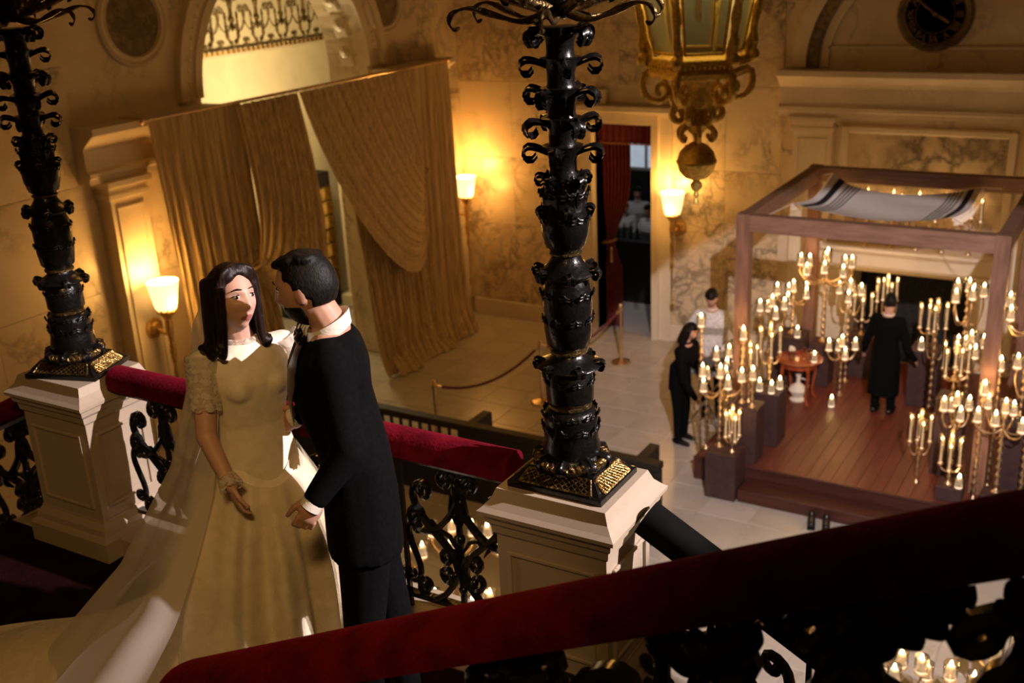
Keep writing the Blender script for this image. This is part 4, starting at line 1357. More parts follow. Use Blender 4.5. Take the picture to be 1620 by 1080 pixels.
MB().tube(spline([(.03, 0, .33), (.10, 0, .32), (.14, 0, .24), (.11, 0, .19)], 10), .008, 6).build('handle', M['shirt'], urn, True)
vase = thing('flower_glass', 'clear glass holding white flowers on the round red table', 'vase', (-4.00, 13.90, PZ + .63))
MB().lathe([(0, 0), (.035, 0), (.042, .12), (.038, .12), (.032, .008), (0, .008)], 16).build('glass', M['glass'], vase, True)
for k in range(5):
    a = k * 1.3
    MB().ell((.022 * cos(a), .022 * sin(a), .15 + .012 * (k % 3)), (.028, .028, .024), None, 10, 7).build('bloom', M['shirt'], vase, True)
# shoes by the step
for (x, lb) in ((-2.93, 'black shoe on the white floor by the step, the left of a pair'), (-2.76, 'black shoe on the white floor by the step, the right of a pair')):
    s = thing('shoe', lb, 'shoe', (x, 11.27, 0), .25, 'pair of black shoes by the platform step')
    MB().boxr((-.045, -.13, 0), (.045, .13, .02), bev=.01).build('sole', M['shoe'], s)
    mb = MB().cap((0, -.07, .05), .045, (0, .08, .05), .042).cap((0, .08, .06), .042, (0, .10, .10), .038)
    place('upper', remesh(mb, 'upper', M['shoe'], .012, 2), s)

# ================================================================== stanchions and ropes
stpos = [(-8.06, 11.17), (-7.50, 13.12), (-7.12, 15.08)]
stl = ['brass stanchion nearest the drapes, beside the dark partition', 'brass stanchion half hidden behind the central lamp standard', 'brass stanchion in front of the dark doorway']
st0 = None
for (x, y), lb in zip(stpos, stl):
    s = thing('stanchion', lb, 'stanchion', (x, y, 0), 0, 'brass rope stanchions')
    MB().lathe([(.16, 0), (.165, .012), (.15, .03), (.06, .045), (.03, .06), (0, .06)], 24).build('base', M['brass'], s, True)
    MB().lathe([(.024, .05), (.022, .90)], 12).build('pole', M['brass'], s, True)
    MB().lathe([(.032, .88), (.034, .93), (.02, .945), (.032, .975), (.02, 1.0), (0, 1.005)], 14).build('knob', M['brass'], s, True)
def rope(a, b, lb):
    a, b = Vector((a[0], a[1], .90)), Vector((b[0], b[1], .90))
    d = (b - a).normalized() * .04
    r = thing('velvet_rope', lb, 'rope', (0, 0, 0), 0, 'red velvet ropes between the stanchions')
    pts = [(a + d).lerp(b - d, t / 20) - Vector((0, 0, .30 * 4 * (t / 20) * (1 - t / 20) * .8)) for t in range(21)]
    MB().tube(pts, .02, 8).build('rope', M['redcurt'], r, True)
    for p, q in ((pts[0], pts[1]), (pts[-1], pts[-2])):
        MB().tube([p, p.lerp(q, .8)], .024, 8).build('hook_end', M['brass'], r, True)
rope(stpos[0], stpos[1], 'dark red velvet rope left of the central lamp standard')
rope(stpos[1], stpos[2], 'dark red velvet rope right of the central lamp standard')

# ================================================================== dark partition below the landing
pt_ = thing('wooden_partition', 'low black wooden partition with barred openings beyond the velvet rail', 'partition', (0, 0, 0))
MB().boxr((-10.3, 10.02, .95), (-4.3, 10.16, 1.04), bev=.01).build('top_rail', M['darkwood'], pt_)
MB().boxr((-10.3, 10.05, 0), (-8.12, 10.13, .95)).build('panel', M['darkwood'], pt_)
MB().boxr((-6.95, 10.05, 0), (-4.3, 10.13, .95)).build('panel', M['darkwood'], pt_)
MB().boxr((-8.12, 10.05, 0), (-6.95, 10.13, .55)).build('panel', M['darkwood'], pt_)
for k in range(9):
    x = -8.12 + 1.17 * k / 8
    MB().boxr((x - .012, 10.07, .55), (x + .012, 10.11, .95)).build('bar', M['darkwood'], pt_)
MB().boxr((-8.12, 10.07, .74), (-6.95, 10.11, .765)).build('cross_bar', M['darkwood'], pt_)
MB().boxr((-6.86, 10.13, 0), (-6.74, 10.52, 1.04), bev=.008).build('wing', M['darkwood'], pt_)
MB().boxr((-4.62, 10.13, 0), (-4.50, 10.52, 1.04), bev=.008).build('wing', M['darkwood'], pt_)

# ================================================================== doorway hangings and bar room
def pleats_mesh(x0, x1, z0, z1, y, n, amp, mat, name, parent, pinch=None):
    def fn(u, v):
        x = lerp(x0, x1, u)
        if pinch:
            pz, px, k = pinch
            f = exp(-((lerp(z1, z0, v) - pz) / .55) ** 2) * k
            if lerp(z1, z0, v) < pz: f = max(f, k * .55)
            x = lerp(x, px, f)
        return (x, y + amp * sin(2 * pi * n * u), lerp(z1, z0, v))
    return MB().grid(fn, 80, 20).build(name, mat, parent, True, None)
va = thing('door_drape', 'dark red valance and tied-back curtain inside the doorway', 'curtain', (0, 0, 0))
pleats_mesh(DX0 + .01, DX1 - .01, 3.28, DZ - .02, YW + .10, 9, .015, M['redcurt'], 'valance', va)
MB().tube([(DX0 + .01, YW + .085, 3.27), (DX1 - .01, YW + .085, 3.27)], .012, 6).build('braid', M['gilt'], va, True)
pleats_mesh(DX0 + .02, -7.62, .03, 3.5, YW + .2, 8, .03, M['redcurt'], 'curtain', va, (1.55, DX0 + .12, .72))
pleats_mesh(-7.25, DX1 - .01, .03, 3.5, YW + .2, 4, .02, M['redcurt'], 'curtain', va, (1.55, DX1 - .05, .6))
MB().tube([(DX0 + .1 + .17 * cos(2 * pi * k / 10), YW + .2 + .07 * sin(2 * pi * k / 10), 1.55 + .05 * cos(2 * pi * k / 10)) for k in range(10)], .015, 6, closed=True).lathe([(.0, 1.20), (.03, 1.22), (.02, 1.42), (.03, 1.45), (0, 1.5)], 8, (DX0 + .22, YW + .11, 0)).build('tassel', M['gilt'], va, True)
barc = thing('bar_counter', 'dark counter in the dim room beyond the doorway', 'counter', (0, 0, 0))
MB().boxr((-9.6, 18.0, 0), (-6.2, 18.5, 1.15)).build('body', M['darkwood'], barc)
MB().boxr((-9.7, 17.95, 1.15), (-6.1, 18.55, 1.20), bev=.01).build('counter_top', M['darkwood'], barc)
for k in range(5):
    b = thing('bottle', 'dark bottle on the counter beyond the doorway', 'bottle', (-8.72 + k * .13, 18.12, 1.20), 0, 'bottles on the dark counter')
    MB().lathe([(0, 0), (.035, 0), (.036, .17), (.014, .22), (.013, .29), (0, .29)], 12).build('body', M['leafgreen'], b, True)
    MB().lathe([(.015, .27), (.016, .30), (0, .305)], 10).build('cap', M['brass'], b, True)
lamp('bar_room_lamp', 'POINT', (-8.6, 17.6, 3.6), 30, (.75, .8, 1.0), .3)
# equipment beside the canopy
eq = thing('equipment_stand', 'silver equipment stand with dark top left of the canopy', 'stand', (-4.98, 13.28, 0))
MB().boxr((-.3, -.2, .86), (.3, .2, .92), bev=.01).build('top', M['satin_grey'], eq)
for s in (-1, 1):
    MB().tube([(s * .26, -.15, 0), (-s * .26, .15, .86)], .014, 6).build('leg', M['satin_grey'], eq, True)
    MB().tube([(-s * .26, -.15, 0), (s * .26, .15, .86)], .014, 6).build('leg', M['satin_grey'], eq, True)
MB().boxr((-.24, -.15, .92), (.24, .15, .99), bev=.01).build('mixer', M['shoe'], eq)

# ================================================================== wall clock above the fireplace
ck = thing('wall_clock', 'round dark wall clock under the blind arch above the fireplace', 'clock', (FC, YW, 5.29))
def yl(mb):
    mb.v = [(x, -z, y) for (x, y, z) in mb.v]; return mb
yl(MB().lathe([(.50, 0), (.50, .05), (.47, .08), (.43, .06), (.41, .03)], 48)).build('frame', M['stone_dark'], ck, True)
yl(MB().lathe([(.43, 0), (.43, .025), (0, .026)], 48)).build('dial', plain('dark_dial', (.03, .02, .012), .5, 0, .3, 8), ck)
yl(MB().lathe([(.40, .03), (.39, .036), (.385, .03)], 48)).build('minute_ring', M['darkgilt'], ck, True)
yl(MB().lathe([(.265, .03), (.255, .036), (.25, .03)], 48)).build('minute_ring', M['darkgilt'], ck, True)
for k, t in enumerate(['XII', 'I', 'II', 'III', 'IIII', 'V', 'VI', 'VII', 'VIII', 'IX', 'X', 'XI']):
    f = bpy.data.curves.new('numeral_text', 'FONT')
    f.body = t; f.size = .13; f.align_x = 'CENTER'; f.align_y = 'CENTER'; f.extrude = .004
    tmp = bpy.data.objects.new('numeral_text', f); COL.objects.link(tmp)
    dg = bpy.context.evaluated_depsgraph_get(); dg.update()
    me = bpy.data.meshes.new_from_object(tmp.evaluated_get(dg)); bpy.data.objects.remove(tmp)
    me.materials.clear(); me.materials.append(M['darkgilt'])
    a = -2 * pi * k / 12
    place('numeral', me, ck, mat=Matrix.Translation((-.32 * sin(a), -.032, .32 * cos(a))) @ Matrix.Rotation(-a, 4, 'Y') @ Matrix.Rotation(pi / 2, 4, 'X'))
for (L_, w, a) in ((.22, .016, 2.1), (.33, .011, -.9)):
    mb = MB().boxr((-w, -.045, -.05), (w, -.036, L_))
    h = mb.build('hand', M['darkgilt'], ck); h.rotation_euler = (0, a, 0)
yl(MB().lathe([(.03, .03), (.03, .05), (0, .055)], 16)).build('pin', M['darkgilt'], ck, True)
# ================================================================== candles and candelabra
FLAME = MB().lathe([(0, 0), (.0065, .006), (.009, .014), (.006, .026), (.002, .036), (0, .040)], 8).mesh('flame', M['flame'], True)
WICK = MB().lathe([(.0015, 0), (.0015, .008)], 5).mesh('wick', M['shoe'])
WAXP = MB().lathe([(0, 0), (.029, 0), (.030, .004), (.030, .082), (.026, .086), (.008, .080), (0, .080)], 14).mesh('wax', M['wax'], True)
GLSP = MB().lathe([(0, -.002), (.036, -.002), (.042, .02), (.045, .12), (.0435, .12), (.0405, .022)], 16).mesh('glass_cup', M['glass'], True)
WAXT = MB().lathe([(0, 0), (.0125, 0), (.0115, .24), (.008, .245), (0, .245)], 10).mesh('wax', M['wax'], True)
GLST = MB().lathe([(0, -.004), (.022, -.004), (.026, .02), (.027, .315), (.0258, .315), (.0245, .02)], 14).mesh('glass_chimney', M['glass'], True)
def candle(loc, kind, label, group, s=1.0):
    pil = kind == 'pillar'
    o = thing('pillar_candle' if pil else 'taper_candle', label, 'candle', loc, random.uniform(0, 6), group)
    if s == 1.0: s = 1.3 if pil else 1.12
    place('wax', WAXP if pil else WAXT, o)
    h = .080 if pil else .245
    place('wick', WICK, o, (0, 0, h))
    f = place('flame', FLAME, o, (0, 0, h + .006)); f.scale = (1.35, 1.35, 1.3)
    place('glass_cup' if pil else 'glass_chimney', GLSP if pil else GLST, o)
    if s != 1.0: o.scale = (s, s, s)
    return o
def baluster(h, r):
    """turned stem profile"""
    prof = [(r * 2.6, 0), (r * 2.7, .012), (r * 2.0, .03), (r * 1.1, .045), (r * .8, .06)]
    z = .06; k = 0
    while z < h - .06:
        d = min(.10, h - z)
        prof += [(r * .7, z + d * .15), (r * 1.5, z + d * .45), (r * 1.6, z + d * .55), (r * .9, z + d * .85)]
        z += d; k += 1
    prof += [(r * .8, h - .02), (r * 1.5, h), (0, h + .002)]
    return prof
PAN = MB().lathe([(0, 0), (.012, -.03), (.018, -.012), (.05, -.004), (.054, .006), (.048, .004), (0, .002)], 14).mesh('drip_pan', M['brass'], True)
PANT = MB().lathe([(0, 0), (.008, -.025), (.014, -.01), (.032, -.004), (.034, .006), (.03, .003), (0, .002)], 12).mesh('drip_pan', M['brass'], True)
def candelabrum(loc, h, n, R, kind, where, centre=True, watts=4.0, rz=0.0, drop=.0):
    c = thing('candelabrum', 'brass candelabrum ' + where, 'candelabrum', loc, rz, 'brass candelabra with lit candles')
    zc = h * .80 if kind == 'pillar' else h * .72
    MB().lathe(baluster(h if centre else zc + .03, .02 if h > .6 else .015), 14).build('stem', M['brass'], c, True)
    spots = []
    if centre: spots.append((0, 0, h))
    for k in range(n):
        a = 2 * pi * k / n
        lo = -(.07 if k % 2 else 0) * (1 if kind == 'pillar' else .5) - drop * .0
        zz = h - .05 + lo
        pts = [(r * cos(a), r * sin(a), z) for r, z in ((.01, zc), (R * .35, zc - .05), (R * .75, zc - .03), (R * 1.02, zc + (zz - zc) * .45), (R, zz - .03))]
        MB().tube(spline(pts, 16), [.011 + .003 * sin(i * 1.1) for i in range(16)], 7).build('arm', M['brass'], c, True)
        spots.append((R * cos(a), R * sin(a), zz))
    for i_, p in enumerate(spots):
        place('drip_pan', PAN if kind == 'pillar' else PANT, c, p)
        w = Matrix.Rotation(rz, 3, 'Z') @ Vector(p) + Vector(loc)
        candle(w + Vector((0, 0, .007)), kind, '%s%s candle of candelabrum %s' % ('central ' if centre and i_ == 0 else 'outer ', kind, where), 'candles on the candelabrum ' + where)
    lamp('candle_light', 'POINT', (0, 0, h + .17), watts, (1.0, .50, .16), .12, c)
    return c
def stick(loc, h, where, kind='pillar', watts=1.2):
    c = thing('candlestick', 'single brass candlestick ' + where, 'candlestick', loc, 0, 'brass candlesticks with lit candles')
    MB().lathe(baluster(h, .017), 14).build('stem', M['brass'], c, True)
    place('drip_pan', PAN if kind == 'pillar' else PANT, c, (0, 0, h))
    candle(Vector(loc) + Vector((0, 0, h + .007)), kind, 'lit candle of the candlestick ' + where, 'candles on single candlesticks')
    if watts: lamp('candle_light', 'POINT', (0, 0, h + .2), watts, (1.0, .50, .16), .06, c)
# front left of the canopy
candelabrum((-4.19, 11.62, .60), .90, 5, .25, 'pillar', 'on the low box at the front left corner', rz=.4)
candelabrum((-3.99, 11.52, .60), .26, 4, .085, 'taper', 'at the right edge of the low front left box', watts=2.5, rz=.7)
stick((-4.05, 12.0, 1.05), .82, 'tall on the box before the front left post')
stick((-3.89, 11.92, 1.05), .36, 'short on the box before the front left post')
candelabrum((-3.92, 12.66, 1.03), .52, 4, .12, 'taper', 'on the box behind the front left post', watts=2.5, rz=.4)
for k, (x, y) in enumerate(((-3.99, 12.5), (-3.83, 12.48), (-3.78, 12.66))):
    candle((x, y, 1.033), 'pillar', 'lit white pillar candle standing on the box behind the front left post', 'pillar candles on the box behind the front left post')
stick((-4.70, 12.30, 0), 1.85, 'tallest, on the floor beside the front left post')
stick((-4.52, 12.05, PZ), .95, 'on the platform edge left of the front left post')
candelabrum((-3.98, 12.06, 1.05), .44, 3, .10, 'taper', 'crowded onto the box before the front left post', watts=1.5, rz=.9)
candelabrum((-4.44, 12.62, PZ), 1.05, 4, .16, 'pillar', 'on the platform behind the front left post', watts=2.5, rz=.2)
# back left
candelabrum((-4.36, 14.10, PZ), 1.28, 4, .17, 'pillar', 'slender at the platform edge left of the table', watts=2.0, rz=.6)
candelabrum((-3.52, 14.95, PZ), 1.36, 4, .15, 'pillar', 'slender between the table and the fireplace', watts=2.0, rz=.1)
candelabrum((-3.83, 14.78, .95), 1.15, 8, .34, 'pillar', 'with the highest branches, at the back left post', watts=5, rz=.2)
candelabrum((-4.22, 14.60, 1.07), .62, 5, .22, 'pillar', 'on the box left of the red table', watts=4, rz=.9)
candle((-4.10, 14.47, 1.073), 'pillar', 'lit white pillar candle on the box corner left of the red table', 'single pillar candles')
candelabrum((-3.42, 15.34, .92), .34, 4, .12, 'taper', 'left of the officiant before the fireplace', watts=2.5, rz=.2)
candelabrum((-3.46, 14.42, PZ), .72, 4, .18, 'pillar', 'on the platform behind the red table', watts=3, rz=.5)
candle((-3.70, 13.93, PZ + .633), 'pillar', 'lit white pillar candle at the right edge of the red table', 'single pillar candles', 1.2)
candle((-3.45, 13.98, PZ + .003), 'pillar', 'lit white pillar candle on the platform right of the red table', 'single pillar candles')
candelabrum((-3.12, 15.45, PZ), 1.16, 4, .14, 'taper', 'behind the officiant before the dark fireplace', watts=2.5, rz=.6)
candelabrum((-2.40, 14.68, 1.12), .30, 4, .11, 'taper', 'on the box right of the officiant', watts=2.5, rz=.2)
candle((-2.44, 14.50, 1.123), 'pillar', 'lit white pillar candle on the box right of the officiant', 'single pillar candles')
# front right
candelabrum((-1.74, 12.66, 1.28), .36, 5, .14, 'taper', 'on the tall box behind the front right post', watts=2.5, rz=.3)
candelabrum((-1.84, 13.90, PZ), 1.86, 5, .17, 'pillar', 'standing on the platform near the back right post', watts=3.5, rz=.1)
candelabrum((-2.16, 13.76, PZ), 1.42, 3, .12, 'taper', 'slender on the platform near the back right post', watts=1.5, rz=.5)
candelabrum((-1.10, 11.98, .50), .96, 6, .27, 'pillar', 'on the low box outside the front right post', watts=4.5, rz=.3)
candelabrum((-1.00, 12.60, 1.20), 1.28, 6, .26, 'pillar', 'rising highest outside the front right post', watts=4, rz=.7)
candelabrum((-1.60, 11.95, .50), .30, 4, .10, 'taper', 'on the low box by the front right post', watts=2.5, rz=.1)
candle((-1.48, 11.92, .503), 'pillar', 'lit white pillar candle on the low box by the front right post', 'single pillar candles')
candelabrum((-1.63, 12.25, PZ), 1.02, 4, .14, 'pillar', 'on the platform against the front right post', watts=3, rz=.5)
stick((-1.335, 12.06, PZ), 1.28, 'just left of the front right post')
stick((-1.24, 12.42, PZ), 1.45, 'just behind the front right post')
candelabrum((-1.98, 12.20, PZ), .58, 4, .11, 'taper', 'low on the platform left of the front right post', watts=1.5, rz=.4)
candelabrum((-.88, 12.28, PZ), 1.62, 4, .18, 'pillar', 'at the right edge of the picture', watts=2.5, rz=.2)
candelabrum((-1.66, 13.15, PZ), 1.45, 4, .15, 'pillar', 'half way back along the right side', watts=2.0, rz=.5)
# mantel shelf
for k in range(5):
    x = -3.65 + k * .36
    candelabrum((x, 16.22, 2.003), .52, 2, .12, 'taper', 'on the mantel shelf, %s from the left' % ['first', 'second', 'third', 'fourth', 'fifth'][k], watts=1.4, rz=.2)
# on the hall floor beyond the rail, under the landing
candelabrum((-6.10, 7.80, 0), .72, 3, .18, 'pillar', 'farthest left on the floor below the landing', watts=3.5)
candelabrum((-5.62, 7.92, 0), .98, 4, .20, 'pillar', 'tall in the middle of the group below the landing', watts=3.5, rz=.5)
candelabrum((-5.14, 8.14, 0), .95, 4, .18, 'pillar', 'tall at the right of the group below the landing', watts=3.5, rz=.3)
candelabrum((-5.02, 7.62, 0), .48, 4, .18, 'pillar', 'low at the right of the group below the landing', watts=3.0, rz=.8)
candelabrum((-5.62, 7.42, 0), .44, 4, .18, 'pillar', 'low at the front of the group below the landing', watts=3.0, rz=.2)
# on the floor at the lower right, beyond the near rail
candelabrum((-1.28, 7.95, 0), .80, 3, .16, 'pillar', 'lower right beyond the near rail, the left one', watts=3.0, rz=.4)
candelabrum((-.92, 8.10, 0), .70, 4, .18, 'pillar', 'lower right beyond the near rail, the middle one', watts=3.0, rz=.1)
candelabrum((-.62, 8.35, 0), .95, 3, .16, 'pillar', 'lower right beyond the near rail, the right one', watts=3.0, rz=.6)
# ================================================================== people
def basis(f, tilt=0.0, roll=0.0):
    """columns: forward, left, up for a horizontal facing f, pitched up by tilt"""
    f = Vector((f[0], f[1], 0)).normalized()
    l = Vector((-f.y, f.x, 0))
    up = Vector((0, 0, 1))
    F = (f * cos(tilt) + up * sin(tilt)).normalized()
    U = F.cross(l).normalized()
    if roll:
        q = Matrix.Rotation(roll, 3, F)
        l = q @ l; U = q @ U
    return Matrix((F, l, U)).transposed()

def g2(a, b, sa, sb): return exp(-(a / sa) ** 2 - (b / sb) ** 2)
def head_pt(x, y, z, fem=False):
    """x fwd, y left, z up on the unit sphere -> head surface in metres"""
    w = .073 if fem else .077
    X, Y, Z = x * .098, y * w, z * .118
    if Z < 0:
        t = -Z / .118
        Y *= 1 - (.40 if fem else .30) * t ** 1.6
        if X > 0: X *= 1 - .10 * t ** 2
        else: X *= 1 - .45 * t ** 1.3
    else:
        X *= 1 + .04 * (Z / .118) * (1 if X < 0 else -1.0)
    if x > 0:
        fr = min(1, x * 1.6)
        d = 0
        nz = interp([(-.050, 0), (-.042, .007), (-.033, .020), (-.026, .021), (-.014, .015), (.0, .009), (.020, .004), (.034, 0)], Z) * (.92 if fem else 1.1)
        d += nz * exp(-(Y / (.0135 if Z < -.014 else .011)) ** 2)
        for s in (-1, 1):
            d -= .013 * g2(Y - s * .031, Z - .012, .019, .012)
            d += .006 * g2(Y - s * .032, Z - .031, .024, .008)
            d += .005 * g2(Y - s * .040, Z + .022, .018, .018)
        d += .009 * g2(Y, Z + .058, .026, .009) + .0075 * g2(Y, Z + .071, .020, .0075)
        d -= .005 * g2(Y, Z + .0645, .024, .0028)
        d += .011 * g2(Y, Z + .100, .022, .018)
        d -= .003 * g2(Y, Z + .084, .020, .008)
        X += d * fr
    return Vector((X, Y, Z))
def head_into(mb, c, B, fem, s=1.0, nu=96, nv=72):
    vs, fs = [], []
    c = Vector(c)
    for k in range(1, nv):
        t = pi * k / nv - pi / 2
        for i in range(nu):
            a = 2 * pi * i / nu
            # denser samples towards the face
            a = a - .35 * sin(a)
            vs.append(c + B @ (head_pt(cos(t) * cos(a), cos(t) * sin(a), sin(t), fem) * s))
    vs += [c + B @ (head_pt(0, 0, -1, fem) * s), c + B @ (head_pt(0, 0, 1, fem) * s)]
    b = (nv - 1) * nu
    for k in range(nv - 2):
        for i in range(nu):
            j = (i + 1) % nu
            fs.append((k * nu + i, k * nu + j, k * nu + nu + j, k * nu + nu + i))
    for i in range(nu):
        j = (i + 1) % nu
        fs.append((b, j, i)); fs.append((b + 1, (nv - 2) * nu + i, (nv - 2) * nu + j))
    mb.add(vs, fs)
    # ears
    for sg in (-1, 1):
        mb.ell(c + B @ (Vector((-.008, sg * (.071 if fem else .076), -.006)) * s), (.020 * s, .009 * s, .032 * s), B, 12, 8)

def hand_into(mb, wrist, d, palm_n, thumb_dir, s=1.0, curl=.6):
    """relaxed hand: d along the fingers, palm_n out of the palm, thumb_dir across"""
    w = Vector(wrist); d = Vector(d).normalized()
    t = Vector(thumb_dir); t = (t - d * t.dot(d)).normalized()
    n = Vector(palm_n); n = (n - d * n.dot(d) - t * n.dot(t)).normalized()
    B = Matrix((d, t, n)).transposed()
    mb.ell(w + d * .045 * s, (.052 * s, .040 * s, .016 * s), B, 14, 10)
    for k, (off, L) in enumerate(((.028, .068), (.010, .076), (-.009, .071), (-.027, .056))):
        p = w + d * .082 * s + t * off * s
        cu = curl * (1 + .12 * k)
        dirs = [0.25 * cu, .8 * cu, 1.35 * cu]
        r = .0085 * s
        for q, a in enumerate(dirs):
            e = p + (d * cos(a) + n * sin(a)) * (L * (.45, .32, .23)[q] * s)
            mb.cap(p, r, e, r * .92, 10)
            p = e; r *= .93
    p = w + d * .025 * s + t * .032 * s
    for q, (a, L, r) in enumerate(((.55, .034, .0115), (.22, .028, .010), (.05, .022, .009))):
        e = p + (d * cos(a) + t * sin(a) + n * .25 * (q + .5)).normalized() * L * s
        mb.cap(p, r * s, e, r * .92 * s, 10)
        p = e

def torso_loft(mb, secs, F, nseg=28, exp_=2.4):
    """secs: (centre, half width, half depth); F: (forward, left)"""
    f, l = Vector(F[0]), Vector(F[1])
    vs, fs = [], []
    for (c, w, d) in secs:
        for i in range(nseg):
            a = 2 * pi * i / nseg
            ca, sa = cos(a), sin(a)
            ca = abs(ca) ** (2 / exp_) * (1 if ca > 0 else -1); sa = abs(sa) ** (2 / exp_) * (1 if sa > 0 else -1)
            vs.append(Vector(c) + f * (d * ca) + l * (w * sa))
    m = len(secs)
    for k in range(m - 1):
        for i in range(nseg):
            j = (i + 1) % nseg
            fs.append((k * nseg + i, k * nseg + j, k * nseg + nseg + j, k * nseg + nseg + i))
    fs += [tuple(range(nseg - 1, -1, -1)), tuple((m - 1) * nseg + i for i in range(nseg))]
    return mb.add(vs, fs)

def eyes(parent, c, B, s=1.0, fem=False):
    for sg in (-1, 1):
        p = Vector(c) + B @ (Vector((.0755, sg * .031, .011)) * s)
        e = MB().ell(p, (.0125 * s, .0132 * s, .0088 * s), B, 14, 10).build('eye', M['eye'], parent, True)
        MB().ell(p + B @ (Vector((.0092, sg * .001, -.0005)) * s), (.0045 * s, .0062 * s, .0062 * s), B, 12, 8).build('iris', M['iris'], e, True)
        up = [Vector(c) + B @ (Vector((.0895 - .018 * ((q - .5) * 2) ** 2 - .006 * q, sg * (.013 + .036 * q), .019 - .004 * (2 * q - 1) ** 2 - .003 * q)) * s) for q in [i / 8 for i in range(9)]]
        MB().tube(up, [.0012 * s + .0009 * s * sin(pi * i / 8) for i in range(9)], 6).build('upper_lid', M['hair_f' if fem else 'hair_m'], e, True)
        br = [Vector(c) + B @ (Vector((.0975 - .014 * q ** 2 - .004 * q, sg * (.014 + .036 * q), .035 + .006 * sin(pi * q * .9) - .003 * q)) * s) for q in [i / 8 for i in range(9)]]
        MB().tube(br, [(.0013 + .0011 * sin(pi * i / 8)) * s for i in range(9)], 6).build('eyebrow', M['hair_f' if fem else 'hair_m'], parent, True)

def paint_lips(me, c, B, s, slot):
    Bi = B.inverted(); c = Vector(c)
    for p in me.polygons:
        q = Bi @ (Vector(p.center) - c) / s
        if q.x > .07 and abs(q.y) < .0215 and -.0765 + q.y ** 2 * 16 < q.z < -.0545 - abs(q.y) * .22:
            p.material_index = slot

def hair_cap(c, B, s, name, mat, parent, cut, thick=.012, fem=False, extra=None, voxel=.008, nu=64, nv=48, smooth=3):
    """scalp shell grown from the head's own surface; cut(dir) tells where hair grows"""
    mb = MB()
    for k in range(1, nv):
        t = pi * k / nv - pi / 2
        for i in range(nu):
            a = 2 * pi * i / nu
            d = Vector((cos(t) * cos(a), cos(t) * sin(a), sin(t)))
            if cut(d):
                p = Vector(c) + B @ (head_pt(d.x, d.y, d.z, fem) * s * 1.0)
                mb.ell(p, (thick * s * 1.1,) * 3, None, 6, 4)
    if extra: extra(mb)
    return place(name, remesh(mb, name, mat, voxel, smooth), parent)

